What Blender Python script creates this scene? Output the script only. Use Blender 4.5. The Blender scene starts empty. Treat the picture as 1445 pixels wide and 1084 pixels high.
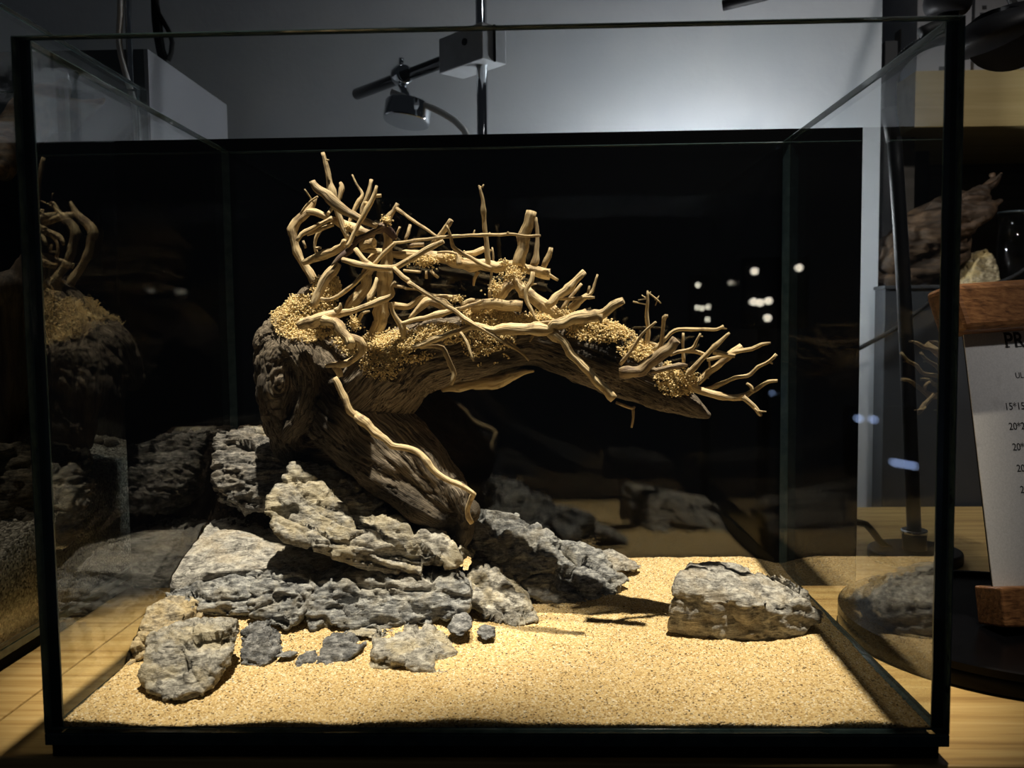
import bpy, bmesh, math, random
import numpy as np
from mathutils import Vector, Matrix

random.seed(7)
np.random.seed(7)
SC = bpy.context.scene
COL = SC.collection

# ------------------------------------------------------------------ camera
FPX = 1240.0                                  # focal length in pixels of the 1445 x 1084 frame
CAM = np.array([0.02498, -0.42277, 0.20917])
YAW, PITCH, ROLL = -0.02888, 0.06782, -0.01177
_f = np.array([math.sin(YAW)*math.cos(PITCH), math.cos(YAW)*math.cos(PITCH), -math.sin(PITCH)])
_r0 = np.array([math.cos(YAW), -math.sin(YAW), 0.0])
_u0 = np.cross(_r0, _f)
_r = math.cos(ROLL)*_r0 + math.sin(ROLL)*_u0
_u = -math.sin(ROLL)*_r0 + math.cos(ROLL)*_u0
cd = bpy.data.cameras.new('camera'); cam = bpy.data.objects.new('camera', cd); COL.objects.link(cam)
cd.sensor_width = 36.0; cd.lens = FPX/1445*36.0; cd.clip_start = 0.01
M = Matrix.Identity(4)
for i in range(3):
    M[i][0] = _r[i]; M[i][1] = _u[i]; M[i][2] = -_f[i]; M[i][3] = CAM[i]
cam.matrix_world = M
cd.dof.use_dof = True; cd.dof.focus_distance = 0.58; cd.dof.aperture_fstop = 14.0
SC.camera = cam

# ------------------------------------------------------------------ world, lights, exposure
w = bpy.data.worlds.new('world'); SC.world = w; w.use_nodes = True
w.node_tree.nodes['Background'].inputs[0].default_value = (0.75, 0.85, 1.0, 1)
w.node_tree.nodes['Background'].inputs[1].default_value = 0.010
SC.view_settings.view_transform = 'Standard'; SC.view_settings.look = 'None'
SC.view_settings.gamma = 1.0; SC.view_settings.use_curve_mapping = False
SC.view_settings.exposure = 0.0

def spot(name, loc, target, watts, deg, blend, radius, color):
    l = bpy.data.lights.new(name, 'SPOT'); o = bpy.data.objects.new(name, l); COL.objects.link(o)
    l.energy = watts; l.spot_size = math.radians(deg); l.spot_blend = blend
    l.shadow_soft_size = radius; l.color = color
    o.location = loc
    o.rotation_euler = (Vector(target)-Vector(loc)).to_track_quat('-Z', 'Y').to_euler()
    return o
spot('key_ceiling_spot', (0.315, 0.14, 1.90), (0.13, 0.18, 0.02), 345.0, 14.8, 1.0, 0.016, (1.0, 0.88, 0.68))
spot('left_ceiling_spot', (-0.10, 0.012, 1.90), (-0.132, 0.15, 0.03), 345.0, 13.0, 1.0, 0.016, (1.0, 0.88, 0.68))
spot('wall_fill_spot', (0.28, 0.30, 1.50), (0.235, 0.64, 0.34), 1.5, 62.0, 1.0, 0.05, (0.92, 0.97, 1.0))  # weak fill added to lift the wall, besides the hidden lamp
spot('neighbour_ceiling_spot', (-0.75, 0.10, 1.70), (-0.47, 0.25, 0.05), 26.0, 22.0, 1.0, 0.03, (1.0, 0.86, 0.68))
spot('shop_ceiling_spot', (0.74, -0.75, 1.45), (0.50, 0.45, 0.30), 34.0, 36.0, 1.0, 0.06, (1.0, 0.95, 0.90))

# ------------------------------------------------------------------ pixel helpers
def ray(px, py):
    return _f + (px-722.5)/FPX*_r - (py-542.0)/FPX*_u
def P(px, py, Y):
    d = ray(px, py); return CAM + d*((Y-CAM[1])/d[1])
def PZ(px, py, Z):
    d = ray(px, py); return CAM + d*((Z-CAM[2])/d[2])
def PX(px, py, X):
    d = ray(px, py); return CAM + d*((X-CAM[0])/d[0])
def m_per_px(Y):
    return (Y-CAM[1])/FPX

# ------------------------------------------------------------------ noise (numpy)
_rs = np.random.RandomState(3)
_perm = np.concatenate([_rs.permutation(256)]*3).astype(np.int64)
_g = _rs.normal(size=(256, 3)); _g /= np.linalg.norm(_g, axis=1)[:, None]
def pn(p):
    p = np.asarray(p, float); i = np.floor(p).astype(np.int64); f = p-i; i &= 255
    u = f*f*f*(f*(f*6-15)+10)
    out = 0
    for dx in (0, 1):
        wx = u[:, 0] if dx else 1-u[:, 0]
        for dy in (0, 1):
            wy = u[:, 1] if dy else 1-u[:, 1]
            for dz in (0, 1):
                wz = u[:, 2] if dz else 1-u[:, 2]
                h = _perm[_perm[_perm[(i[:, 0]+dx) & 255]+((i[:, 1]+dy) & 255)]+((i[:, 2]+dz) & 255)]
                out = out + wx*wy*wz*((f-np.array([dx, dy, dz]))*_g[h]).sum(1)
    return out
def fbm(p, octv=4, gain=0.5):
    a, s, t = 1.0, 0.0, 0.0
    p = np.asarray(p, float)
    for k in range(octv):
        s = s+a*pn(p*2.0**k+17.3*k); t += a; a *= gain
    return s/t
def ridged(p, octv=4, gain=0.55):
    a, s, t = 1.0, 0.0, 0.0
    p = np.asarray(p, float)
    for k in range(octv):
        s = s+a*(1-2.2*np.abs(pn(p*2.0**k+31.7*k))); t += a; a *= gain
    return s/t
def worley(p):
    p = np.asarray(p, float); b = np.floor(p).astype(np.int64)
    d1 = np.full(len(p), 9.0); d2 = np.full(len(p), 9.0)
    for dx in (-1, 0, 1):
        for dy in (-1, 0, 1):
            for dz in (-1, 0, 1):
                c = b+np.array([dx, dy, dz]); m = c & 255
                h = _perm[_perm[_perm[m[:, 0]]+m[:, 1]]+m[:, 2]]
                q = c+0.5+_g[h]*0.45
                d = np.linalg.norm(p-q, axis=1)
                lo = d < d1
                d2 = np.where(lo, d1, np.minimum(d2, d)); d1 = np.where(lo, d, d1)
    return d1, d2

# ------------------------------------------------------------------ materials
MATS = {}
class NB:
    def __init__(s, name):
        s.m = bpy.data.materials.new(name); s.m.use_nodes = True
        s.t = s.m.node_tree; s.b = s.t.nodes['Principled BSDF']; s.out = s.t.nodes['Material Output']
        MATS[name] = s.m
    def n(s, typ, **kw):
        nd = s.t.nodes.new(typ)
        for k, v in kw.items():
            if k.startswith('i_'):
                key = k[2:]
                nd.inputs[int(key) if key.isdigit() else key.replace('_', ' ')].default_value = v
            else: setattr(nd, k, v)
        return nd
    def l(s, a, b): s.t.links.new(a, b)
    def coord(s, scale=(1, 1, 1), attr=None, world=True):
        if attr:
            a = s.n('ShaderNodeAttribute', attribute_name=attr); src = a.outputs['Vector']
        elif world: src = s.n('ShaderNodeNewGeometry').outputs['Position']
        else: src = s.n('ShaderNodeTexCoord').outputs['Object']
        mp = s.n('ShaderNodeMapping'); mp.inputs['Scale'].default_value = scale
        s.l(src, mp.inputs['Vector']); return mp.outputs['Vector']
    def noise(s, vec, scale, detail=4, rough=0.55, dist=0.0):
        t = s.n('ShaderNodeTexNoise'); s.l(vec, t.inputs['Vector'])
        t.inputs['Scale'].default_value = scale; t.inputs['Detail'].default_value = detail
        t.inputs['Roughness'].default_value = rough; t.inputs['Distortion'].default_value = dist
        return t.outputs['Fac']
    def ramp(s, fac, stops):
        r = s.n('ShaderNodeValToRGB'); s.l(fac, r.inputs['Fac']); e = r.color_ramp.elements
        while len(e) < len(stops): e.new(0.5)
        for el, (p, c) in zip(e, stops):
            el.position = p; el.color = (*c, 1)
        return r.outputs['Color']
    def mix(s, fac, a, b, mode='MIX'):
        m = s.n('ShaderNodeMix', data_type='RGBA', blend_type=mode)
        for sock, v in ((m.inputs[0], fac), (m.inputs[6], a), (m.inputs[7], b)):
            if isinstance(v, (int, float)): sock.default_value = v
            elif isinstance(v, tuple): sock.default_value = (*v, 1)
            else: s.l(v, sock)
        return m.outputs[2]
    def math(s, op, a, b=0.5):
        m = s.n('ShaderNodeMath', operation=op)
        for k, v in ((0, a), (1, b)):
            if isinstance(v, (int, float)): m.inputs[k].default_value = v
            else: s.l(v, m.inputs[k])
        return m.outputs[0]
    def bump(s, h, dist=0.001, strength=0.6):
        b = s.n('ShaderNodeBump'); b.inputs['Strength'].default_value = strength
        b.inputs['Distance'].default_value = dist
        s.l(h, b.inputs['Height']); s.l(b.outputs[0], s.b.inputs['Normal'])
    def fin(s, color=None, rough=0.6, metal=0.0, spec=None):
        if color is not None:
            if isinstance(color, tuple): s.b.inputs['Base Color'].default_value = (*color, 1)
            else: s.l(color, s.b.inputs['Base Color'])
        s.b.inputs['Roughness'].default_value = rough; s.b.inputs['Metallic'].default_value = metal
        if spec is not None: s.b.inputs['Specular IOR Level'].default_value = spec
        return s.m

def plain(name, col, rough=0.5, metal=0.0, spec=None, var=0.15, scale=60, bump=0.0):
    b = NB(name); v = b.coord(); f = b.noise(v, scale, 3)
    c = b.ramp(f, [(0.3, tuple(x*(1-var) for x in col)), (0.7, tuple(min(1, x*(1+var)) for x in col))])
    if bump: b.bump(f, bump, 0.5)
    return b.fin(c, rough, metal, spec)

def wood(name, c0, c1, c2, along, fine=160, rough=0.45, bump=0.0004):
    b = NB(name); sc = [fine*1.0]*3; sc[along] = fine*0.035
    v = b.coord(tuple(sc)); f = b.noise(v, 1.0, 5, 0.6, 0.3)
    sc2 = [14.0]*3; sc2[along] = 1.5
    g = b.noise(b.coord(tuple(sc2)), 1.0, 3, 0.5)
    c = b.ramp(f, [(0.32, c0), (0.48, c1), (0.66, c2)])
    c = b.mix(b.math('MULTIPLY', g, 0.5), c, c1)
    b.bump(f, bump, 0.5)
    return b.fin(c, rough)

def rockmat(name, dark, mid, light, dust, dust_amt=0.35, rot=(0, 0, 0), vein=1.0):
    b = NB(name)
    v = b.coord((1, 1, 1))
    mp = b.n('ShaderNodeMapping'); mp.inputs['Rotation'].default_value = rot
    mp.inputs['Scale'].default_value = (110, 110, 620); b.l(v, mp.inputs['Vector'])
    st = b.noise(mp.outputs[0], 1.0, 6, 0.7, 0.8)
    ns = b.noise(v, 210, 8, 0.72)
    mx = b.math('MULTIPLY_ADD', st, 0.55); mxn = mx.node; b.l(b.math('MULTIPLY', ns, 0.45), mxn.inputs[2])
    c = b.ramp(mx, [(0.39, dark), (0.49, mid), (0.60, light)])
    geo = b.n('ShaderNodeNewGeometry'); sep = b.n('ShaderNodeSeparateXYZ'); b.l(geo.outputs['Normal'], sep.inputs[0])
    dn = b.noise(v, 55, 5, 0.6)
    df = b.ramp(dn, [(0.47, (0, 0, 0)), (0.6, (1, 1, 1))])
    c = b.mix(b.math('MULTIPLY', df, dust_amt), c, dust)
    fine = b.noise(v, 900, 3, 0.7)
    c = b.mix(0.5, c, b.ramp(fine, [(0.3, (0.55, 0.55, 0.55)), (0.7, (1.35, 1.35, 1.35))]), 'MULTIPLY')
    hh = b.math('ADD', b.math('MULTIPLY', mx, 1.0), b.math('MULTIPLY', fine, 0.18))
    b.bump(hh, 0.0030*vein, 1.0)
    return b.fin(c, 0.82, 0, 0.25)

rockmat('rock_grey', (0.055, 0.057, 0.06), (0.23, 0.235, 0.24), (0.52, 0.52, 0.50), (0.50, 0.43, 0.29), 0.25)
rockmat('rock_tan', (0.06, 0.056, 0.05), (0.30, 0.285, 0.255), (0.60, 0.575, 0.51), (0.60, 0.50, 0.30), 0.42, (0, 0.45, 0))
rockmat('rock_dark', (0.03, 0.03, 0.03), (0.14, 0.135, 0.13), (0.40, 0.38, 0.35), (0.34, 0.28, 0.2), 0.25)
rockmat('rock_pale', (0.07, 0.065, 0.06), (0.30, 0.29, 0.27), (0.60, 0.58, 0.53), (0.55, 0.46, 0.32), 0.35, (0, 0.3, 0))
rockmat('rock_yellow', (0.12, 0.10, 0.06), (0.42, 0.34, 0.2), (0.66, 0.56, 0.36), (0.66, 0.5, 0.22), 0.8)
rockmat('rock_ochre', (0.07, 0.06, 0.045), (0.33, 0.28, 0.20), (0.60, 0.53, 0.39), (0.60, 0.46, 0.24), 0.6, (0, 0.7, 0))
rockmat('rock_slate', (0.035, 0.036, 0.039), (0.14, 0.142, 0.148), (0.38, 0.38, 0.38), (0.4, 0.38, 0.33), 0.15, (0.6, 0, 0.3))
rockmat('rock_brown', (0.02, 0.017, 0.013), (0.09, 0.075, 0.055), (0.22, 0.18, 0.13), (0.2, 0.16, 0.1), 0.3)

# trunk wood: grain follows the 'grain' attribute
b = NB('trunk_wood')
v = b.coord((1, 1, 1), attr='grain')
g1 = b.noise(v, 1.6, 8, 0.68, 0.6)
g2 = b.noise(b.coord((1, 1, 1)), 42, 4, 0.6)
c = b.ramp(g1, [(0.37, (0.02, 0.016, 0.013)), (0.45, (0.17, 0.137, 0.102)), (0.55, (0.41, 0.335, 0.25)), (0.70, (0.66, 0.56, 0.44))])
ch = b.ramp(g2, [(0.50, (1, 1, 1)), (0.62, (0, 0, 0))])
c = b.mix(b.math('MULTIPLY', ch, 0.0), c, (0.02, 0.02, 0.02))
at = b.n('ShaderNodeAttribute', attribute_name='char_dark')
char_dark_fac = b.math('MULTIPLY', at.outputs['Fac'], b.math('MULTIPLY_ADD', g2, 1.2))
char_dark_fac.node.inputs[2].default_value = 0.38
c = b.mix(char_dark_fac, c, (0.013, 0.012, 0.012))
b.bump(g1, 0.0035, 0.9)
b.fin(c, 0.75, 0, 0.25)

# pale twigs
b = NB('twig_wood')
v = b.coord((1, 1, 1), attr='grain')
g1 = b.noise(v, 1.0, 4, 0.55, 0.2)
g2 = b.noise(b.coord((1, 1, 1)), 95, 4, 0.6)
c = b.ramp(g1, [(0.28, (0.34, 0.23, 0.11)), (0.44, (0.66, 0.50, 0.275)), (0.64, (0.82, 0.67, 0.42))])
c = b.mix(b.ramp(g2, [(0.54, (0, 0, 0)), (0.64, (0.7, 0.7, 0.7))]), c, (0.22, 0.15, 0.09))
at = b.n('ShaderNodeAttribute', attribute_name='bark')
c = b.mix(b.math('MULTIPLY', at.outputs['Fac'], b.math('ADD', g2, 0.45)), c, (0.085, 0.052, 0.048))
b.bump(g1, 0.0016, 0.9)
b.fin(c, 0.6, 0, 0.3)

# sand
b = NB('sand')
v = b.coord()
vo = b.n('ShaderNodeTexVoronoi'); vo.inputs['Scale'].default_value = 1250; b.l(v, vo.inputs['Vector'])
sep = b.n('ShaderNodeSeparateColor'); b.l(vo.outputs['Color'], sep.inputs[0])
c = b.ramp(sep.outputs[0], [(0.0, (0.03, 0.025, 0.02)), (0.045, (0.16, 0.10, 0.05)), (0.13, (0.48, 0.32, 0.13)),
                            (0.5, (0.64, 0.46, 0.21)), (0.85, (0.74, 0.57, 0.30)), (0.98, (0.85, 0.76, 0.58))])
big = b.noise(v, 28, 3)
c = b.mix(0.25, c, b.ramp(big, [(0.3, (0.8, 0.78, 0.72)), (0.7, (1.15, 1.15, 1.15))]), 'MULTIPLY')
h = b.math('ADD', b.math('MULTIPLY', vo.outputs['Distance'], -1.0), b.math('MULTIPLY', b.noise(v, 500, 2), 0.8))
b.bump(h, 0.0009, 0.8)
b.fin(c, 0.85, 0, 0.2)

b = NB('gravel')
v = b.coord()
vo = b.n('ShaderNodeTexVoronoi'); vo.inputs['Scale'].default_value = 620; b.l(v, vo.inputs['Vector'])
sep = b.n('ShaderNodeSeparateColor'); b.l(vo.outputs['Color'], sep.inputs[0])
c = b.ramp(sep.outputs[0], [(0.0, (0.08, 0.07, 0.055)), (0.5, (0.30, 0.27, 0.22)), (1.0, (0.55, 0.5, 0.42))])
b.bump(b.math('MULTIPLY', vo.outputs['Distance'], -1.0), 0.0015, 0.9)
b.fin(c, 0.85, 0, 0.2)

plain('sawdust', (0.84, 0.64, 0.36), 0.9, var=0.3, scale=400, spec=0.1)
plain('soil', (0.05, 0.037, 0.027), 0.85, var=0.5, scale=150, spec=0.15)
plain('foam_black', (0.008, 0.008, 0.008), 0.9, spec=0.05, bump=0.0006, scale=500)
plain('board_black', (0.0022, 0.0022, 0.0026), 0.8, spec=0.02, scale=30)
plain('plastic_black', (0.006, 0.006, 0.007), 0.5, spec=0.18)
plain('rubber_black', (0.01, 0.01, 0.01), 0.6, spec=0.25)
plain('gloss_black', (0.0015, 0.0015, 0.002), 0.25, spec=0.10, var=0.3)
plain('chrome', (0.62, 0.65, 0.68), 0.10, 1.0, var=0.04)
plain('dark_chrome', (0.10, 0.105, 0.11), 0.15, 1.0, var=0.04)
plain('steel', (0.62, 0.65, 0.69), 0.4, 0.35, var=0.08)
plain('cable_white', (0.62, 0.60, 0.58), 0.45, var=0.05)
plain('card_white', (0.62, 0.62, 0.65), 0.6, var=0.08, scale=25)
plain('ink', (0.012, 0.012, 0.012), 0.6, var=0.1)
plain('ink_grey', (0.07, 0.07, 0.075), 0.6, var=0.1)
plain('grey_panel', (0.035, 0.038, 0.043), 0.45, var=0.15, scale=12)
plain('post_grey', (0.05, 0.05, 0.055), 0.5, var=0.1)
plain('floor_dark', (0.03, 0.028, 0.026), 0.5, var=0.2, scale=8)
plain('silicone', (0.008, 0.024, 0.030), 0.22, spec=0.45, var=0.3, scale=90)
plain('bottle_glass', (0.10, 0.13, 0.15), 0.08, spec=0.6)
plain('frosted_lit', (0.30, 0.31, 0.34), 0.45, var=0.06, scale=10)  # paler copy of the box panel: a bright reflection put into its colour
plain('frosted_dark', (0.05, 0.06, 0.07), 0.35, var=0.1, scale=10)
wood('table_wood', (0.27, 0.15, 0.045), (0.47, 0.305, 0.105), (0.60, 0.43, 0.18), 0, 190, 0.5)
wood('sign_wood', (0.06, 0.024, 0.009), (0.19, 0.082, 0.03), (0.32, 0.155, 0.06), 0, 420, 0.42, 0.0006)
wood('shelf_wood', (0.55, 0.40, 0.16), (0.70, 0.54, 0.24), (0.78, 0.63, 0.32), 0, 70, 0.5)
wood('back_wood', (0.10, 0.085, 0.07), (0.15, 0.125, 0.10), (0.20, 0.17, 0.14), 0, 60, 0.6)
wood('dark_driftwood', (0.010, 0.006, 0.003), (0.055, 0.032, 0.016), (0.15, 0.085, 0.042), 0, 150, 0.7, 0.002)
wood('neighbour_driftwood', (0.010, 0.006, 0.003), (0.045, 0.028, 0.016), (0.11, 0.07, 0.042), 2, 240, 0.7, 0.002)

b = NB('paper')
v = b.coord(); f = b.noise(v, 700, 4, 0.7); f2 = b.noise(v, 60, 3)
c = b.ramp(f, [(0.3, (0.54, 0.535, 0.53)), (0.7, (0.68, 0.67, 0.665))])
c = b.mix(b.ramp(f2, [(0.62, (0, 0, 0)), (0.75, (0.5, 0.5, 0.5))]), c, (0.36, 0.35, 0.36))
b.fin(c, 0.7)

b = NB('wall_paint')
v = b.coord(); f = b.noise(v, 9, 4, 0.6); f2 = b.noise(v, 60, 5, 0.6)
c = b.ramp(f, [(0.3, (0.48, 0.51, 0.55)), (0.7, (0.56, 0.58, 0.60))])
b.bump(f2, 0.002, 0.3)
b.fin(c, 0.7)

# clear sheet glass: Fresnel share of mirror over clear transmission
def glassmat(name, tint, lo=0.042, rough=0.0):
    b = NB(name); b.t.nodes.remove(b.b)
    lw = b.n('ShaderNodeLayerWeight'); lw.inputs['Blend'].default_value = 0.5
    p = b.math('POWER', lw.outputs['Facing'], 5.0)
    fr = b.math('MULTIPLY_ADD', p, 1-lo); fr.node.inputs[2].default_value = lo
    tr = b.n('ShaderNodeBsdfTransparent'); tr.inputs[0].default_value = (*tint, 1)
    gl = b.n('ShaderNodeBsdfGlossy'); gl.inputs['Roughness'].default_value = rough
    gl.inputs['Color'].default_value = (1, 1, 1, 1)
    mx = b.n('ShaderNodeMixShader'); b.l(fr, mx.inputs[0]); b.l(tr.outputs[0], mx.inputs[1]); b.l(gl.outputs[0], mx.inputs[2])
    b.l(mx.outputs[0], b.out.inputs[0])
    return b.m
glassmat('glass', (0.965, 0.975, 0.975))
glassmat('neighbour_glass', (0.90, 0.93, 0.93))
b = NB('glass_edge'); v = b.coord(); f = b.noise(v, 120, 2)
b.fin(b.ramp(f, [(0.3, (0.03, 0.055, 0.06)), (0.7, (0.06, 0.095, 0.10))]), 0.12, 0, 0.6)

def emis(name, col, s):
    b = NB(name); b.fin(col, 0.5); b.b.inputs['Emission Color'].default_value = (*col, 1)
    b.b.inputs['Emission Strength'].default_value = s; return b.m
emis('led_warm', (1.0, 0.9, 0.72), 9.0)
emis('bulb_glow', (0.95, 0.98, 1.0), 560.0); emis('led_cool', (0.45, 0.60, 1.0), 3.5)

# ------------------------------------------------------------------ object helpers
def tag(o, label=None, cat=None, group=None, kind=None):
    if label: o['label'] = label
    if cat: o['category'] = cat
    if group: o['group'] = group
    if kind: o['kind'] = kind
    return o
def empty(name, loc, label, cat, group=None):
    o = bpy.data.objects.new(name, None); COL.objects.link(o); o.location = Vector(loc)
    o.empty_display_size = 0.02
    return tag(o, label, cat, group)
def wloc(o):
    v = Vector((0, 0, 0))
    while o: v = v+o.location; o = o.parent
    return v
def link(name, me, mat, parent=None, origin=None, smooth=False):
    """me holds world coordinates; origin is moved to the base centre"""
    n = len(me.vertices); co = np.empty(n*3); me.vertices.foreach_get('co', co); co = co.reshape(-1, 3)
    if origin is None:
        lo, hi = co.min(0), co.max(0); origin = np.array([(lo[0]+hi[0])/2, (lo[1]+hi[1])/2, lo[2]])
    co = co-np.array(origin); me.vertices.foreach_set('co', co.ravel())
    me.update()
    me.materials.clear()
    for m in (mat if isinstance(mat, (list, tuple)) else [mat]): me.materials.append(MATS[m])
    if smooth: me.polygons.foreach_set('use_smooth', [True]*len(me.polygons))
    o = bpy.data.objects.new(name, me); COL.objects.link(o)
    if parent: o.parent = parent; o.location = Vector(origin)-wloc(parent)
    else: o.location = Vector(origin)
    return o
def from_data(verts, faces, name='m'):
    me = bpy.data.meshes.new(name); me.from_pydata([tuple(x) for x in verts], [], faces); me.update(); return me
def from_bm(bm):
    bmesh.ops.recalc_face_normals(bm, faces=bm.faces[:])
    me = bpy.data.meshes.new('m'); bm.to_mesh(me); bm.free(); return me
def box_bm(bm, lo, hi, bevel=0.0, mat4=None):
    r = bmesh.ops.create_cube(bm, size=1.0)['verts']
    for v in r:
        v.co = Vector([lo[i] if v.co[i] < 0 else hi[i] for i in range(3)])
    if bevel:
        es = list({e for v in r for e in v.link_edges})
        bmesh.ops.bevel(bm, geom=es, offset=bevel, segments=2, affect='EDGES', profile=0.6)
    return r
def box(name, lo, hi, mat, parent=None, bevel=0.0):
    bm = bmesh.new(); box_bm(bm, lo, hi, bevel); return link(name, from_bm(bm), mat, parent)
def catmull(pts, step):
    p = np.array(pts, float)
    if len(p) == 2: ext = np.vstack([2*p[0]-p[1], p, 2*p[1]-p[0]])
    else: ext = np.vstack([2*p[0]-p[1], p, 2*p[-1]-p[-2]])
    out = []
    for i in range(1, len(ext)-2):
        a, b_, c_, d_ = ext[i-1:i+3]
        n = max(2, int(np.linalg.norm(c_[:3]-b_[:3])/step))
        for k in range(n):
            t = k/n
            out.append(0.5*(2*b_+(c_-a)*t+(2*a-5*b_+4*c_-d_)*t*t+(3*b_-a-3*c_+d_)*t**3))
    out.append(ext[-2]); return np.array(out)
def tube_data(pr, sides=8, wob=0.0, seed=0, cap=True):
    """pr: n x 4 (xyz, radius) -> verts, faces, s, angle"""
    c = pr[:, :3]; R = np.maximum(pr[:, 3], 0.0002)
    t = np.gradient(c, axis=0); t /= np.linalg.norm(t, axis=1)[:, None]+1e-12
    ref = np.array([0.3, 0.9, 0.2]); nrm = np.cross(t[0], ref); nrm /= np.linalg.norm(nrm)
    V, S, A = [], [], []
    s = 0.0
    for i in range(len(c)):
        if i: s += np.linalg.norm(c[i]-c[i-1])
        nrm = nrm-t[i]*(nrm@t[i]); nrm /= np.linalg.norm(nrm)
        bn = np.cross(t[i], nrm)
        ang = np.arange(sides)*2*math.pi/sides
        for a in ang:
            V.append(c[i]+R[i]*(math.cos(a)*nrm+math.sin(a)*bn)); S.append(s); A.append(a)
    V = np.array(V); S = np.array(S); A = np.array(A)
    if wob:
        q = np.stack([S*70+seed*3.1, np.cos(A)*0.8+seed, np.sin(A)*0.8], 1)
        f = 1+wob*fbm(q, 3)*1.6
        cc = np.repeat(c, sides, 0); V = cc+(V-cc)*f[:, None]
    F = []
    n = len(c)
    for i in range(n-1):
        for k in range(sides):
            k2 = (k+1) % sides
            F.append((i*sides+k, i*sides+k2, (i+1)*sides+k2, (i+1)*sides+k))
    if cap:
        F.append(tuple(reversed(range(sides)))); F.append(tuple(range((n-1)*sides, n*sides)))
    return V, F, S, A
def tube(name, pts, rad, mat, parent=None, sides=10, step=0.01, smooth=True, origin=None):
    pts = np.array(pts, float)
    r = np.full(len(pts), rad) if np.isscalar(rad) else np.array(rad)
    pr = catmull(np.column_stack([pts, r]), step)
    V, F, S, A = tube_data(pr, sides)
    o = link(name, from_data(V, F), mat, parent, origin, smooth)
    return o
def cyl(name, p0, p1, r, mat, parent=None, sides=24, r1=None, bevel=0.0):
    p0, p1 = np.array(p0, float), np.array(p1, float)
    d = p1-p0; L = np.linalg.norm(d)
    bm = bmesh.new()
    bmesh.ops.create_cone(bm, cap_ends=True, segments=sides, radius1=r, radius2=r if r1 is None else r1, depth=L)
    if bevel:
        es = [e for e in bm.edges if len(e.link_faces) == 2 and any(len(f.verts) > 4 for f in e.link_faces)]
        bmesh.ops.bevel(bm, geom=es, offset=bevel, segments=2, affect='EDGES', profile=0.5)
    q = Vector(d).to_track_quat('Z', 'Y').to_matrix().to_4x4()
    bm.transform(Matrix.Translation(Vector((p0+p1)/2)) @ q)
    me = from_bm(bm)
    o = link(name, me, mat, parent)
    for p in o.data.polygons: p.use_smooth = len(p.vertices) == 4
    return o
def remesh(me, voxel):
    o = bpy.data.objects.new('tmp', me); COL.objects.link(o)
    m = o.modifiers.new('r', 'REMESH'); m.mode = 'VOXEL'; m.voxel_size = voxel
    dg = bpy.context.evaluated_depsgraph_get(); dg.update()
    r = bpy.data.meshes.new_from_object(o.evaluated_get(dg))
    bpy.data.objects.remove(o); return r
def co_no(me):
    n = len(me.vertices); co = np.empty(n*3); no = np.empty(n*3)
    me.vertices.foreach_get('co', co); me.vertex_normals.foreach_get('vector', no)
    return co.reshape(-1, 3), no.reshape(-1, 3)
def ico_tpl(sub=1):
    bm = bmesh.new(); bmesh.ops.create_icosphere(bm, subdivisions=sub, radius=1.0)
    V = np.array([v.co[:] for v in bm.verts]); F = np.array([[v.index for v in f.verts] for f in bm.faces]); bm.free(); return V, F
TPL = ico_tpl(1)
def grains(name, pos, rad, mat, parent=None, squash=0.35, label=None, cat=None):
    n = len(pos); V0, F0 = TPL
    sc = rad[:, None]*(1+squash*np.random.uniform(-1, 1, (n, 3)))
    a = np.random.normal(size=(n, 3, 3)); qv, _ = np.linalg.qr(a)
    V = np.einsum('vk,nk,njk->nvj', V0, sc, qv)+pos[:, None, :]
    F = (F0[None]+(np.arange(n)*len(V0))[:, None, None]).reshape(-1, 3)
    me = bpy.data.meshes.new(name); V = V.reshape(-1, 3)
    me.vertices.add(len(V)); me.vertices.foreach_set('co', V.ravel())
    me.loops.add(len(F)*3); me.loops.foreach_set('vertex_index', F.ravel())
    me.polygons.add(len(F)); me.polygons.foreach_set('loop_start', np.arange(len(F))*3)
    me.update(calc_edges=True)
    o = link(name, me, mat, parent); return tag(o, label, cat, None, 'stuff')

# ------------------------------------------------------------------ setting
TZ = -0.008                                  # table top height
WALLY = 0.64
def struct(o): o['kind'] = 'structure'; return o
struct(box('floor', (-2.2, -2.4, -0.80), (2.4, 1.3, -0.76), 'floor_dark'))
struct(box('wall_back', (-2.2, WALLY, -0.76), (0.431, WALLY+0.08, 1.6), 'wall_paint'))
struct(box('wall_recess', (0.431, 1.05, -0.76), (2.4, 1.12, 1.6), 'back_wood'))

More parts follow.
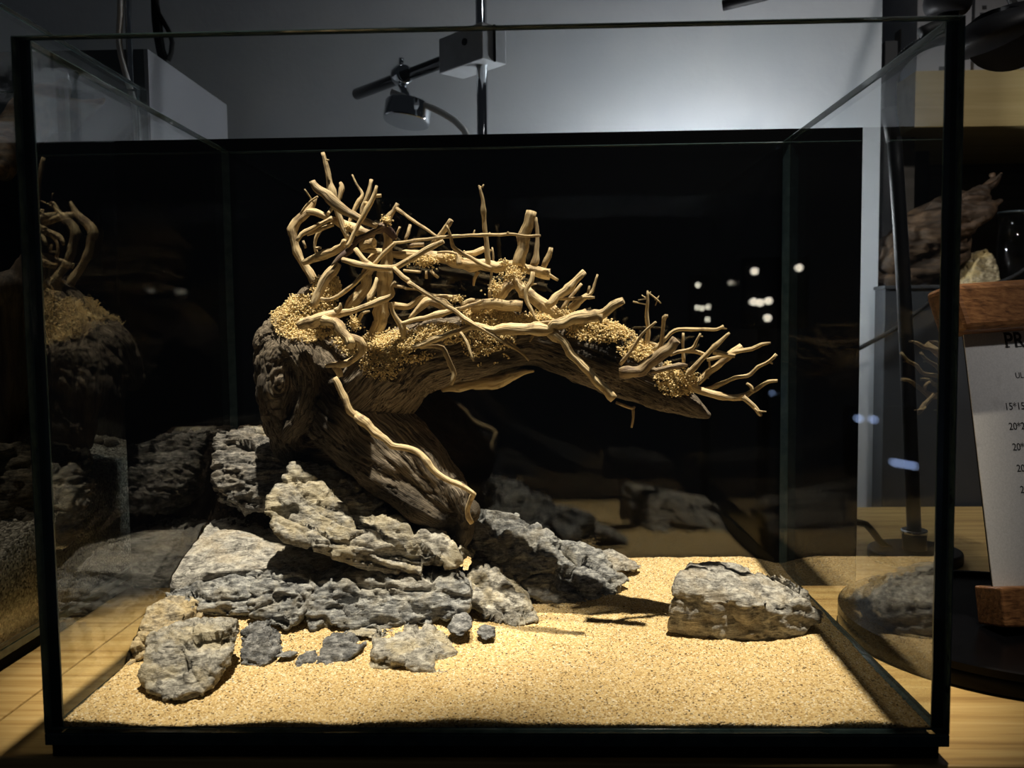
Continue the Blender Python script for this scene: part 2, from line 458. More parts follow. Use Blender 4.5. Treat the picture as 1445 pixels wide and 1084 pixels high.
# two tables side by side, joint running away from the viewer
def table(name, x0, x1, yl, yr, label):
    e = empty(name, ((x0+x1)/2, 0.29, -0.76), label, 'table')
    V = [(x0, yl, TZ-0.03), (x1, yr, TZ-0.03), (x1, 0.60, TZ-0.03), (x0, 0.60, TZ-0.03),
         (x0, yl, TZ), (x1, yr, TZ), (x1, 0.60, TZ), (x0, 0.60, TZ)]
    F = [(3, 2, 1, 0), (4, 5, 6, 7), (0, 1, 5, 4), (1, 2, 6, 5), (2, 3, 7, 6), (3, 0, 4, 7)]
    bm = bmesh.new(); vs = [bm.verts.new(v) for v in V]
    for f in F: bm.faces.new([vs[i] for i in f])
    bmesh.ops.bevel(bm, geom=[x for x in bm.edges if abs(x.verts[0].co.z-TZ) < 1e-5 and abs(x.verts[1].co.z-TZ) < 1e-5],
                    offset=0.0012, segments=2, affect='EDGES', profile=0.5)
    link('table_top', from_bm(bm), 'table_wood', e)
    box('apron', (x0+0.03, max(yl, yr)+0.03, TZ-0.10), (x1-0.03, 0.57, TZ-0.03), 'plastic_black', e)  # black here puts the unlit look of the table front into the colour
    for xx in (x0+0.04, x1-0.09):
        for yy in (0.05, 0.51):
            box('leg', (xx, yy, -0.76), (xx+0.05, yy+0.05, TZ-0.10), 'plastic_black', e)
    return e
table('display_table', -0.2765, 0.95, 0.004, -0.012, 'yellowish wooden table under the aquarium with bonsai driftwood and the price sign')
table('side_table', -1.45, -0.2775, 0.004, 0.004, 'wooden table standing left of the joint, under the dim gravel tank')

# ------------------------------------------------------------------ main tank
W2, H, D, T = 0.225, 0.3496, 0.2888, 0.0062
box('foam_mat', (-W2+0.001, 0.0045, TZ), (W2-0.003, D-0.001, 0.0), 'foam_black', None, 0.0008)
tag(bpy.data.objects['foam_mat'], 'thin black foam mat under the rimless glass aquarium', 'mat')
tank = empty('aquarium', (0, D/2, 0.0), 'rimless clear glass aquarium holding sand, rocks and bonsai driftwood', 'aquarium')
def pane(name, lo, hi, parent, mats=('glass', 'glass_edge')):
    bm = bmesh.new(); box_bm(bm, lo, hi, 0.0007)
    me = from_bm(bm); thin = int(np.argmin(np.array(hi)-np.array(lo)))
    o = link(name, me, list(mats), parent)
    for p in o.data.polygons:
        p.material_index = 0 if abs(p.normal[thin]) > 0.99 else 1
    return o
pane('bottom_pane', (-W2, 0.0, 0.0), (W2, D, T), tank)
pane('front_pane', (-W2, 0.0, T), (W2, T, H), tank)
pane('back_pane', (-W2, D-T, T), (W2, D, H), tank)
for s in (-1, 1):
    x0, x1 = sorted((s*W2, s*(W2-T)))
    pane('side_pane', (x0, T+0.0006, T), (x1, D-T-0.0006, H), tank)
    # dark seam between the front pane and the end of each side pane, and at the back
    box('silicone_seam', (x0, T+0.00005, T), (x1, T+0.00055, H-0.0005), 'silicone', tank)
    box('silicone_seam', (x0, D-T-0.00055, T), (x1, D-T-0.00005, H-0.0005), 'silicone', tank)
box('silicone_seam', (-W2+T, T*0.15, 0.0004), (W2-T, T*0.3, T-0.0004), 'silicone', tank)

bb = box('background_board', (-0.3165, 0.2925, TZ), (0.2845, 0.2965, 0.3615), 'board_black')
tag(bb, 'matt black backdrop board standing behind the bonsai aquarium', 'board')

# ------------------------------------------------------------------ sand
SX0, SX1, SY0, SY1 = -W2+T+0.0004, W2-T-0.0004, T+0.0004, D-T-0.0006
def sand_h(x, y):
    x = np.asarray(x, float); y = np.asarray(y, float)
    h = 0.0094+0.036*y
    h = h+0.0016*np.sin(x*27+2.2)*np.exp(-y/0.02)+0.0010*np.sin(x*58+2)*np.exp(-y/0.015)
    p = np.stack([x*22, y*22, np.zeros_like(x)], -1).reshape(-1, 3)
    h = h+0.0022*pn(p).reshape(x.shape)
    p = np.stack([x*75, y*75, np.ones_like(x)], -1).reshape(-1, 3)
    h = h+0.0009*pn(p).reshape(x.shape)
    # sand falls away towards the right pane, a little at the left rear it is piled up
    h = h-0.005*np.clip((x-0.185)/0.03, 0, 1)**1.5
    h = h+0.012*np.clip((-0.10-x)/0.12, 0, 1)*np.clip((y-0.10)/0.1, 0, 1)
    h = h+0.010*np.clip((y-0.082)/0.045, 0, 1)*np.clip((0.015-x)/0.07, 0, 1)      # banked up against the rock wall
    return np.maximum(h, T+0.0012)
nx, ny = 440, 280
gx, gy = np.meshgrid(np.linspace(SX0, SX1, nx), np.linspace(SY0, SY1, ny))
gz = sand_h(gx, gy)
gz = gz+0.00035*np.random.normal(size=gz.shape)*0.6
verts = np.stack([gx, gy, gz], -1).reshape(-1, 3)
idx = np.arange(nx*ny).reshape(ny, nx)
faces = np.stack([idx[:-1, :-1], idx[:-1, 1:], idx[1:, 1:], idx[1:, :-1]], -1).reshape(-1, 4).tolist()
ring = list(idx[0, :])+list(idx[1:, -1])+list(idx[-1, -2::-1])+list(idx[-2:0:-1, 0])
base = len(verts)
low = verts[ring].copy(); low[:, 2] = T+0.0003
verts = np.vstack([verts, low])
L = len(ring)
for i in range(L):
    j = (i+1) % L
    faces.append([int(ring[i]), base+i, base+j, int(ring[j])])
faces.append(list(range(base+L-1, base-1, -1)))
sand = link('sand_bed', from_data(verts, faces), 'sand', None, None, True)
tag(sand, 'golden sand bed covering the bottom of the aquarium', 'sand', None, 'stuff')

# ------------------------------------------------------------------ rocks
def hull_mesh(hulls, thick):
    bm = bmesh.new()
    for h in hulls:
        pts = []
        for p in h:
            px, py, Y = p[:3]; t = p[3] if len(p) > 3 else thick
            a = P(px, py, Y); pts.append(a)
            if t: pts.append(a+np.array([(0.0-a[0])*0.02, t, -0.12*t]))
        vs = [bm.verts.new(tuple(p)) for p in pts]
        r = bmesh.ops.convex_hull(bm, input=vs)
        bmesh.ops.delete(bm, geom=[g for g in r['geom_interior'] if isinstance(g, bmesh.types.BMVert)], context='VERTS')
    bmesh.ops.recalc_face_normals(bm, faces=bm.faces[:])
    me = bpy.data.meshes.new('h'); bm.to_mesh(me); bm.free(); return me
def facet(co, no, n, jit, lim, warp, sq, rs):
    """move the surface onto n randomly tilted tangent planes: chipped, plate-like breaks"""
    ids = rs.choice(len(co), min(n, len(co)), replace=False)
    sn = no[ids]+rs.normal(0, jit, (len(ids), 3)); sn /= np.linalg.norm(sn, axis=1)[:, None]
    sp = co[ids]; cw = co+warp
    best = np.full(len(co), 9e9); arg = np.zeros(len(co), int)
    for k in range(len(ids)):
        d = cw-sp[k]; d2 = (d*d).sum(1)+sq[1]*(d@sq[0])**2
        m = d2 < best; best[m] = d2[m]; arg[m] = k
    dn = (no*sn[arg]).sum(1)
    d = ((sp[arg]-co)*sn[arg]).sum(1)/np.where(np.abs(dn) < 0.35, 0.35, dn)
    return np.clip(d, -lim, lim*0.2)
def rock(name, label, hulls, mat='rock_grey', thick=0.03, voxel=0.0016, amp=1.0, strata=(0, 0, 1), sf=1.0, seed=0, dy=0.0, group=None, cat='rock', lay=1.0, intank=True):
    hulls = [[(p[0], p[1], p[2]+dy)+tuple(p[3:]) for p in h] for h in hulls]
    me = remesh(hull_mesh(hulls, thick), voxel)
    co, no = co_no(me)
    size = np.ptp(co, axis=0).max(); k = min(1.0, size/0.09)
    s = np.array(strata, float); s /= np.linalg.norm(s)
    off = seed*7.77
    wv = np.stack([fbm(co*30+off+j*13, 3) for j in range(3)], 1)
    cw = co+0.012*wv
    # stretched frame: squeeze along the bedding direction
    cs = cw+np.outer(cw@s, s)*1.4*lay
    kk = 1/max(k, 0.45)
    rs = np.random.RandomState(100+seed)
    wp = 0.004*k*wv
    d1_ = facet(co, no, 26, 0.30, 0.0075*k, wp*2, (s, 2.0*lay), rs)
    d1_ += facet(co, no, 120, 0.34, 0.0026*k, wp, (s, 5.0*lay), rs)*0.8
    d1_ += facet(co, no, 420, 0.36, 0.0011*k, wp, (s, 7.0*lay), rs)*0.8
    n1 = pn(cs*26*kk+off)
    disp = d1_-0.0030*k*np.exp(-(n1/0.04)**2)                                       # sharp crevices
    disp += 0.0020*k*(ridged(cs*52*kk+off+3, 4)-0.35)                               # craggy ridges
    lay_c = (cw@s)*300*sf
    q = np.stack([lay_c*0.5, (co@np.array([0.9, 0.3, 0.1]))*22, (co@np.array([0.1, 0.9, 0.2]))*22], 1)
    disp += lay*0.0014*k*(ridged(q+off, 3)-0.35)
    disp += 0.0009*k*fbm(co*230+off, 3)*1.6+0.0005*fbm(co*560+off, 2)
    co2 = co+no*(disp*amp)[:, None]
    if intank:
        co2[:, 2] = np.maximum(co2[:, 2], T+0.0008)
        co2[:, 0] = np.clip(co2[:, 0], SX0, SX1); co2[:, 1] = np.clip(co2[:, 1], SY0, SY1)
    me.vertices.foreach_set('co', co2.ravel()); me.update()
    o = link(name, me, mat, None, None, True)
    return tag(o, label, cat, group)

rock('boulder', 'large pale grey boulder standing alone on the open sand under the driftwood tip',
     [[(946, 898, .122), (1000, 914, .113), (1060, 908, .113), (1115, 904, .114), (1158, 878, .125), (1160, 866, .13),
       (948, 840, .118), (958, 812, .126), (1000, 846, .110), (1050, 862, .108), (1088, 852, .110), (1138, 850, .122),
       (975, 796, .155), (1030, 794, .165), (1062, 800, .17), (975, 845, .19), (1110, 845, .19)],
      [(1050, 860, .115), (1160, 866, .13), (1145, 838, .15), (1110, 818, .165), (1075, 806, .172), (1060, 815, .17), (1150, 880, .128), (1060, 900, .11)]],
     'rock_pale', 0.0, 0.0012, 0.65, (0.35, 0, 1), 0.5, 1, lay=0.6)
rock('split_rock', 'grey cracked rock standing upright in the sand nearest the front left corner',
     [[(203, 970, .042), (245, 990, .031), (285, 978, .038), (300, 950, .046), (195, 935, .05), (207, 905, .062),
       (318, 884, .072), (310, 918, .058), (222, 889, .075), (270, 880, .082), (310, 882, .08), (235, 940, .085), (300, 930, .085)]],
     'rock_tan', 0.010, 0.001, 1.0, (0.55, 0, 1), 0.8, 2, lay=1.6, dy=-0.004)
rock('leaning_slab', 'long narrow tan slab leaning against the rock wall beside the left pane',
     [[(157, 942, .07), (163, 916, .077), (200, 862, .10), (226, 847, .11), (262, 855, .112), (261, 882, .095), (228, 898, .085), (195, 930, .075), (175, 946, .068)]],
     'rock_ochre', 0.016, 0.001, 0.8, (0.7, 0, 1), 1.0, 3, lay=1.4, dy=0.004)
rock('sandy_rock', 'yellow crusted rock peeping out behind the pale top slab near the left pane',
     [[(208, 842, .15), (222, 800, .155), (245, 768, .165), (272, 745, .18), (288, 750, .185), (285, 780, .17), (252, 835, .15)]],
     'rock_yellow', 0.02, 0.0014, 1.2, (0, 0, 1), 1, 4, dy=0.02)
rock('top_slab', 'broad pale slab lying on the rock wall with its lit flat top, under the layered rock',
     [[(222, 842, .125), (226, 815, .132), (245, 800, .14), (300, 745, .19), (318, 716, .215), (338, 722, .215), (440, 742, .21), (480, 760, .2),
       (490, 795, .15), (480, 815, .135), (420, 812, .128), (360, 802, .122), (300, 808, .12), (258, 832, .119), (480, 826, .14)]],
     'rock_pale', 0.012, 0.0013, 0.42, (0.1, 0.3, 1), 0.6, 5, lay=0.5, dy=0.016)
rock('wall_stone', 'pale wedge shaped stone at the left end of the low rock wall',
     [[(218, 838, .12), (240, 824, .122), (365, 806, .122), (366, 826, .112), (352, 862, .105), (345, 873, .104), (265, 866, .105), (238, 852, .11)]],
     'rock_grey', 0.035, 0.001, 0.85, (0, 0, 1), 0.7, 6, dy=0.016)
rock('wall_stone', 'roundish cracked stone in the middle of the low rock wall',
     [[(350, 832, .11), (366, 810, .12), (430, 806, .122), (440, 830, .112), (430, 868, .102), (405, 886, .097), (352, 868, .102)]],
     'rock_grey', 0.035, 0.001, 1.0, (0, 0, 1), 0.6, 7, dy=0.010)
rock('wall_stone', 'long dark furrowed block forming the right end of the low rock wall',
     [[(440, 822, .115), (480, 806, .128), (600, 806, .128), (640, 815, .125), (657, 832, .118), (657, 862, .112), (600, 880, .105), (530, 889, .1), (440, 888, .1), (431, 860, .105)]],
     'rock_grey', 0.04, 0.0012, 1.0, (0.1, 0, 1), 0.7, 8, dy=0.010)
rock('layered_rock', 'large tilted rock with wavy tan layers carrying the foot of the driftwood',
     [[(376, 722, .137), (384, 700, .145), (408, 656, .165), (450, 650, .175), (530, 704, .158), (536, 720, .15), (510, 752, .132), (440, 772, .124), (396, 757, .124)],
      [(440, 700, .15), (530, 716, .155), (600, 762, .15), (655, 768, .148), (662, 786, .138), (640, 800, .132), (560, 809, .127), (500, 795, .124), (440, 772, .122)]],
     'rock_tan', 0.045, 0.0012, 0.9, (0.42, 0, 1), 1.1, 9, lay=2.0, dy=0.002)
rock('rough_rock', 'dark wavy ridged rock stacked at the rear left below the driftwood trunk',
     [[(303, 655, .187), (309, 610, .205), (345, 615, .205), (400, 640, .19), (404, 690, .172), (382, 714, .168), (330, 724, .17), (306, 702, .18)]],
     'rock_dark', 0.045, 0.0012, 1.1, (-0.1, 0.2, 1), 1.2, 10, lay=2.2, dy=0.02)
rock('small_layered_rock', 'small layered stone on the dark soil in the rear left corner',
     [[(328, 626, .235), (343, 603, .25), (378, 604, .25), (383, 620, .24), (358, 640, .23), (335, 640, .23)]],
     'rock_tan', 0.01, 0.001, 1.0, (0, 0, 1), 1.4, 11, lay=1.6, dy=0.012)
rock('rear_rock', 'grey rock with a lit ridge lying behind the driftwood foot and sloping to the sand',
     [[(658, 750, .175), (680, 722, .195), (740, 728, .205), (787, 757, .205), (782, 795, .178), (772, 838, .16), (740, 842, .158), (675, 810, .165), (690, 770, .24), (770, 790, .24)],
      [(770, 758, .205), (800, 762, .205), (850, 780, .205), (888, 820, .187), (878, 828, .18), (848, 856, .163), (780, 856, .157), (740, 836, .158), (800, 800, .235)]],
     'rock_grey', 0.0, 0.0012, 0.8, (0.3, 0, 1), 0.6, 12, dy=0.018)
rock('rear_chip', 'small pale chip of stone at the end of the rear rock',
     [[(853, 783, .225), (868, 778, .235), (905, 800, .23), (895, 806, .222), (862, 806, .215)]], 'rock_pale', 0.015, 0.001, 0.9, (0, 0, 1), 1, 13, dy=0.01)
rock('leaning_stone', 'speckled yellow grey stone leaning on the right end of the rock wall',
     [[(655, 822, .13), (668, 798, .145), (700, 806, .145), (740, 845, .132), (758, 880, .118), (722, 887, .112), (690, 877, .113), (662, 852, .12)]],
     'rock_tan', 0.025, 0.0013, 1.1, (0.8, 0, 1), 0.9, 14, dy=0.018)
rock('flat_stone', 'flat tan stone lying in the sand before the rock wall',
     [[(524, 946, .073), (526, 922, .074), (532, 890, .104), (600, 887, .106), (625, 900, .1), (655, 938, .08), (658, 956, .07), (615, 956, .067), (598, 938, .068), (560, 930, .070), (590, 957, .068)]],
     'rock_tan', 0.012, 0.0012, 1.0, (0.2, 0.3, 1), 1.0, 15)
rock('stone_chip', 'mottled grey upright chip in the sand beside the cracked front rock',
     [[(342, 936, .075), (340, 888, .092), (364, 882, .096), (378, 902, .09), (388, 925, .08), (370, 944, .07)]], 'rock_slate', 0.014, 0.001, 1.1, (0.3, 0, 1), 1.2, 16)
rock('stone_chip', 'thin sliver of slate lying on the sand touching the mottled chip',
     [[(383, 928, .078), (402, 920, .083), (412, 923, .081), (408, 929, .078)]], 'rock_slate', 0.006, 0.0007, 0.6, (0, 0, 1), 1, 17)
rock('stone_chip', 'small dark triangular slate chip standing in the sand',
     [[(412, 956, .064), (419, 928, .077), (432, 924, .079), (440, 936, .074), (440, 953, .066)]], 'rock_slate', 0.012, 0.0008, 1.0, (0.3, 0, 1), 1.2, 18)
rock('stone_chip', 'dark flat faced slate wedge tilted in the sand beside the flat tan stone',
     [[(445, 942, .072), (458, 902, .09), (488, 897, .096), (512, 911, .09), (483, 941, .073)]], 'rock_slate', 0.014, 0.001, 0.8, (0.5, 0, 1), 0.8, 19)
rock('stone_chip', 'small grey pebble at the foot of the rock wall beside its right end',
     [[(631, 890, .095), (640, 870, .106), (655, 868, .106), (665, 886, .095), (650, 898, .091)]], 'rock_slate', 0.012, 0.0008, 0.9, (0, 0, 1), 1, 20, dy=0.006)
rock('stone_chip', 'tiny grey pebble lying alone on sand right of the wall',
     [[(672, 894, .094), (680, 885, .1), (697, 890, .097), (698, 899, .092), (684, 904, .089)]], 'rock_slate', 0.01, 0.0007, 0.9, (0, 0, 1), 1, 21, dy=0.010)
rock('stone_chip', 'pale thin flake half buried between the dark slate wedge and the wall',
     [[(484, 896, .094), (495, 888, .1), (528, 893, .098), (525, 900, .094)]], 'rock_tan', 0.008, 0.0008, 0.8, (0, 0, 1), 1, 22, dy=0.006)
rock('stone_chip', 'tiny black chip on the sand before the mottled chip',
     [[(377, 966, .058), (380, 957, .062), (385, 962, .061), (384, 970, .057)]], 'rock_dark', 0.003, 0.0004, 0.6, (0, 0, 1), 1, 23)

# dark soil heap in the rear left corner, held by the rocks
def soil_h(x, y):
    a = np.clip((y-0.172)/0.105, 0, 1)**0.8*np.clip((-0.10-x)/0.08, 0, 1)**0.6
    return 0.012+0.116*a
n = 60
sx, sy = np.meshgrid(np.linspace(SX0+0.001, -0.10, n), np.linspace(0.178, SY1-0.001, n))
sz = soil_h(sx, sy)+0.002*np.random.uniform(-1, 1, sx.shape)
sv = np.stack([sx, sy, sz], -1).reshape(-1, 3); si = np.arange(n*n).reshape(n, n)
sf = np.stack([si[:-1, :-1], si[:-1, 1:], si[1:, 1:], si[1:, :-1]], -1).reshape(-1, 4).tolist()
ring = list(si[0, :])+list(si[1:, -1])+list(si[-1, -2::-1])+list(si[-2:0:-1, 0]); base = len(sv)
low = sv[ring].copy(); low[:, 2] = 0.010; sv = np.vstack([sv, low]); L = len(ring)
for i in range(L): sf.append([int(ring[i]), base+i, base+(i+1) % L, int(ring[(i+1) % L])])
sf.append(list(range(base+L-1, base-1, -1)))
soil = link('soil_heap', from_data(sv, sf), 'soil', None, None, True)
tag(soil, 'dark brown granular soil heaped in the rear left corner of the aquarium', 'soil', None, 'stuff')
ng = 5200
px_ = np.random.uniform(SX0+0.003, -0.105, ng); py_ = np.random.uniform(0.182, SY1-0.003, ng)
gr = grains('soil_grains', np.stack([px_, py_, soil_h(px_, py_)+0.0005], 1), np.random.uniform(0.0011, 0.0022, ng), 'soil', soil)

# ------------------------------------------------------------------ driftwood tree
TS = 0.018                                   # the tree stands this much further back than its traced depth
TB = P(600, 760, .15+TS)
tree = empty('driftwood_tree', (TB[0], TB[1], 0.055), 'bonsai style driftwood tree with gnarled dark trunk and many pale glued twigs', 'driftwood')
def chain(pts, ts=0.0):
    out = []
    for (x, y, Y, r) in pts:
        Y = Y+ts
        a = P(x, y, Y); out.append((a[0], a[1], a[2], r*m_per_px(Y)))
    return np.array(out)
trunk_chains = [
    [(660, 722, .146, 20), (640, 720, .150, 36), (600, 682, .158, 52), (545, 635, .164, 62), (495, 585, .17, 66), (455, 535, .175, 56), (430, 480, .178, 42), (445, 435, .178, 28), (462, 405, .178, 17)],
    [(455, 520, .175, 44), (412, 505, .172, 42), (402, 545, .17, 40), (404, 590, .17, 30), (425, 630, .175, 34), (480, 640, .175, 40)],
    [(420, 470, .175, 36), (390, 490, .18, 32), (378, 530, .185, 22)],
    [(505, 570, .168, 60), (545, 535, .168, 60), (590, 505, .168, 52), (650, 490, .166, 47), (700, 480, .165, 41), (750, 478, .163, 38), (800, 490, .160, 39), (850, 508, .157, 41), (900, 531, .154, 38), (945, 556, .150, 26), (980, 577, .147, 13), (998, 586, .146, 5)],
    [(640, 700, .146, 24), (655, 735, .144, 18), (648, 765, .146, 12), (600, 750, .155, 24)],
    [(470, 620, .155, 20), (520, 665, .145, 22), (570, 700, .140, 24), (615, 730, .140, 20)],
    [(800, 455, .155, 12), (850, 470, .15, 18), (890, 500, .148, 18), (915, 520, .146, 12)],
    [(560, 520, .150, 22), (600, 480, .152, 26), (640, 470, .152, 22), (690, 460, .155, 14)],
    [(405, 480, .16, 14), (425, 500, .152, 20), (440, 540, .15, 18), (430, 585, .152, 16), (410, 610, .16, 14)],
]
bm = bmesh.new()
allseg = []
for ci, ch in enumerate(trunk_chains):
    pr = catmull(chain(ch, TS), 0.004)
    V, F, S, A = tube_data(pr, 20)
    vs = [bm.verts.new(tuple(v)) for v in V]
    for f in F:
        try: bm.faces.new([vs[i] for i in f])
        except ValueError: pass
    for e in (0, -1):
        r = bmesh.ops.create_icosphere(bm, subdivisions=2, radius=max(0.001, pr[e, 3]*0.99), matrix=Matrix.Translation(Vector(pr[e, :3])))
    s = np.concatenate([[0], np.cumsum(np.linalg.norm(np.diff(pr[:, :3], axis=0), axis=1))])+ci*0.37
    allseg.append((pr, s))
bmesh.ops.recalc_face_normals(bm, faces=bm.faces[:])
me = bpy.data.meshes.new('t'); bm.to_mesh(me); bm.free()
me = remesh(me, 0.0011)
co, no = co_no(me)
best = np.full(len(co), 1e9); gs = np.zeros(len(co)); ga = np.zeros((len(co), 3))
for pr, s in allseg:
    tt = np.gradient(pr[:, :3], axis=0); tt /= np.linalg.norm(tt, axis=1)[:, None]
    for i0 in range(0, len(co), 6000):
        cc = co[i0:i0+6000]
        d = np.linalg.norm(cc[:, None]-pr[None, :, :3], axis=2)/(pr[None, :, 3]+0.004)
        k = d.argmin(1); dm = d[np.arange(len(cc)), k]
        up = dm < best[i0:i0+6000]; ii = np.nonzero(up)[0]; k = k[up]
        rel = cc[up]-pr[k, :3]
        along = (rel*tt[k]).sum(1); perp = rel-along[:, None]*tt[k]
        best[i0+ii] = dm[up]; gs[i0+ii] = s[k]+along; ga[i0+ii] = perp
warp = fbm(co*22, 3)
sw = gs+0.010*warp
an = ga/(np.linalg.norm(ga, axis=1)[:, None]+1e-9)
gr_v = np.stack([sw*26, an[:, 1]*6+ga[:, 1]*110+warp*2, an[:, 2]*6+ga[:, 2]*110+warp*2], 1)
disp = 0.0075*fbm(co*26+3, 3)                                  # lumps
disp += 0.0017*(ridged(gr_v*np.array([0.9, 0.4, 0.4]), 3)-0.3)      # flutes running along the grain
disp += 0.0010*(ridged(gr_v*np.array([1.6, 1.3, 1.3]), 4)-0.3)-0.0016*np.exp(-(pn(gr_v*np.array([0.8, 0.7, 0.7])+50)/0.05)**2)
d1, d2 = worley(co*46+9)
knot = (co[:, 0] < P(470, 560, .17+TS)[0]).astype(float)
d3, d4 = worley(co*85+4)
disp += (0.0030*(0.5-d1)+0.0013*(0.5-d3)-0.0008*np.exp(-((d4-d3)/0.08)**2))*knot+0.0018*(0.5-d1)*(1-knot)
fade = np.clip(np.linalg.norm(ga, axis=1)/0.012, 0.25, 1)
co = co+no*(disp*fade)[:, None]
me.vertices.foreach_set('co', co.ravel()); me.update()
trunk_co, trunk_no = co_no(me)
# pixel of each trunk vertex
def project(c):
    d = c-CAM; z = d@_f
    return 722.5+FPX*(d@_r)/z, 542-FPX*(d@_u)/z
tpx, tpy = project(trunk_co)
char_dark = np.zeros(len(co))  # black char on the arm top; the other ellipses only darken the trunk
for (cx, cy, rx, ry, a) in ((455, 590, 45, 95, .8), (640, 745, 40, 40, 1.), (860, 500, 60, 26, 1.), (560, 710, 60, 30, .7), (800, 490, 60, 30, .7),
                            (370, 540, 20, 70, .7), (585, 495, 40, 20, .7), (420, 650, 60, 30, 1.), (700, 505, 70, 18, .8), (930, 550, 60, 18, .7), (500, 640, 40, 40, .7), (760, 520, 60, 16, .8), (395, 590, 30, 50, .7), (530, 700, 60, 22, .8)):
    char_dark = np.maximum(char_dark, a*np.exp(-(((tpx-cx)/rx)**2+((tpy-cy)/ry)**2)))
a = me.attributes.new('grain', 'FLOAT_VECTOR', 'POINT'); a.data.foreach_set('vector', (gr_v*np.array([0.7, 2.2, 2.2])).ravel())
a = me.attributes.new('char_dark', 'FLOAT', 'POINT'); a.data.foreach_set('value', char_dark)
link('trunk', me, 'trunk_wood', tree, None, True)['label'] = 'gnarled dark weathered driftwood trunk and arm'

# twigs: traced in enlarged crops (origin x, origin y, enlargement)
CR = {'A': (380, 200, 7.225), 'B': (400, 340, 7.225), 'C': (560, 260, 6.0208), 'D': (560, 400, 6.0208), 'E': (780, 370, 7.225),
      'F': (920, 430, 6.02), 'G': (720, 280, 3.1875), 'H': (330, 440, 5.42), 'I': (480, 580, 4.93)}
TW = []
def tw(crop, y0, y1, pts, bark=0.0, name='twig'):
    ox, oy, k = CR[crop]; n = len(pts); out = []
    for i, (x, y, wd) in enumerate(pts):
        Y = y0+(y1-y0)*i/max(1, n-1)
        out.append((ox+x/k, oy+y/k, Y, wd/k/2))
    TW.append((name, out, bark))
def X(crop, pts):                     # points of another crop, expressed in crop-independent form
    ox, oy, k = CR[crop]; return [(ox+x/k, oy+y/k, wd/k/2) for x, y, wd in pts]
def twx(y0, y1, lists, bark=0.0, name='twig'):
    pts = [p for l in lists for p in l]; n = len(pts)
    TW.append((name, [(x, y, y0+(y1-y0)*i/max(1, n-1), r) for i, (x, y, r) in enumerate(pts)], bark))
BR = 'branch'
tw('A', .150, .150, [(435, 395, 62), (480, 460, 82), (560, 530, 92), (700, 650, 98), (860, 740, 92), (1000, 820, 72), (1090, 870, 62)], .45, BR)
tw('A', .170, .165, [(548, 110, 36), (575, 230, 55), (605, 370, 62), (635, 500, 76), (665, 590, 70), (690, 700, 62), (740, 850, 62), (810, 1000, 55)], .25, BR)
tw('A', .165, .165, [(580, 185, 20), (612, 188, 14)])
tw('A', .180, .175, [(725, 415, 34), (742, 460, 42), (735, 510, 46), (715, 590, 40), (700, 640, 30)], .3)
tw('A', .185, .175, [(845, 338, 16), (888, 430, 22), (950, 530, 30), (925, 595, 50), (870, 690, 46), (825, 800, 36), (810, 880, 30)])
tw('A', .175, .170, [(1045, 385, 38), (1025, 470, 35), (1000, 560, 46), (950, 680, 46), (940, 780, 46)], .2)
tw('A', .150, .145, [(1094, 448, 26), (1072, 540, 45), (1020, 640, 52), (960, 760, 52), (880, 900, 46), (830, 1010, 46), (785, 1075, 42)])
tw('A', .150, .150, [(1060, 552, 34), (1145, 553, 36)]); tw('A', .150, .150, [(985, 650, 40), (978, 608, 38)])
twx(.185, .178, [X('A', [(475, 570, 26), (440, 650, 55), (395, 715, 84), (330, 770, 95), (270, 820, 95), (238, 890, 96), (250, 970, 78), (268, 1080, 72)]),
                 X('B', [(155, 160, 76), (230, 270, 82), (290, 360, 90), (330, 450, 80)])], .12, BR)
tw('A', .180, .165, [(395, 710, 62), (470, 720, 72), (540, 755, 72), (620, 785, 66), (760, 840, 92), (870, 885, 94), (985, 930, 82), (1060, 970, 60)], .05, BR)
tw('A', .165, .160, [(650, 775, 45), (540, 828, 42), (420, 890, 50), (330, 945, 46), (285, 1010, 40)])
tw('A', .168, .163, [(650, 840, 45), (560, 880, 40), (470, 918, 36), (385, 950, 30)])
twx(.170, .170, [X('A', [(520, 895, 46), (480, 980, 40), (465, 1070, 34)]), X('B', [(345, 140, 34)])])
tw('B', .168, .168, [(330, 75, 30), (385, 72, 26)])
tw('A', .160, .165, [(360, 485, 16), (410, 560, 17), (458, 635, 14)]); tw('A', .160, .165, [(492, 560, 22), (430, 600, 22), (370, 660, 26), (320, 740, 20)])
tw('A', .175, .165, [(655, 655, 40), (600, 735, 36)])
tw('A', .170, .170, [(345, 1010, 26), (375, 1084, 30)], .3)
tw('A', .160, .160, [(1310, 630, 42), (1262, 710, 45), (1222, 765, 56), (1216, 850, 52), (1205, 910, 46)], .35)
twx(.160, .145, [X('A', [(1290, 685, 36), (1380, 740, 32)]), X('C', [(0, 210, 25), (90, 275, 25), (200, 350, 25), (290, 410, 22), (350, 447, 18)])])
tw('A', .158, .150, [(1280, 990, 58), (1200, 905, 92), (1140, 870, 92), (1070, 905, 62), (980, 960, 58), (890, 1010, 62), (840, 1070, 62)], .95, BR)
twx(.160, .160, [X('A', [(1200, 900, 84), (1210, 980, 86)]), X('B', [(1060, 70, 104), (1052, 200, 118), (1040, 340, 138), (1022, 500, 130), (1000, 700, 130), (972, 850, 142), (950, 1010, 155)])], .12, BR)
tw('A', .165, .165, [(1332, 868, 26), (1305, 930, 20), (1290, 1000, 16)]); tw('A', .170, .165, [(1436, 850, 32), (1422, 930, 40), (1385, 1010, 30)])
tw('B', .172, .160, [(195, 225, 50), (300, 185, 76), (420, 140, 88), (540, 90, 82), (610, 50, 70), (622, -10, 44)], .05, BR)
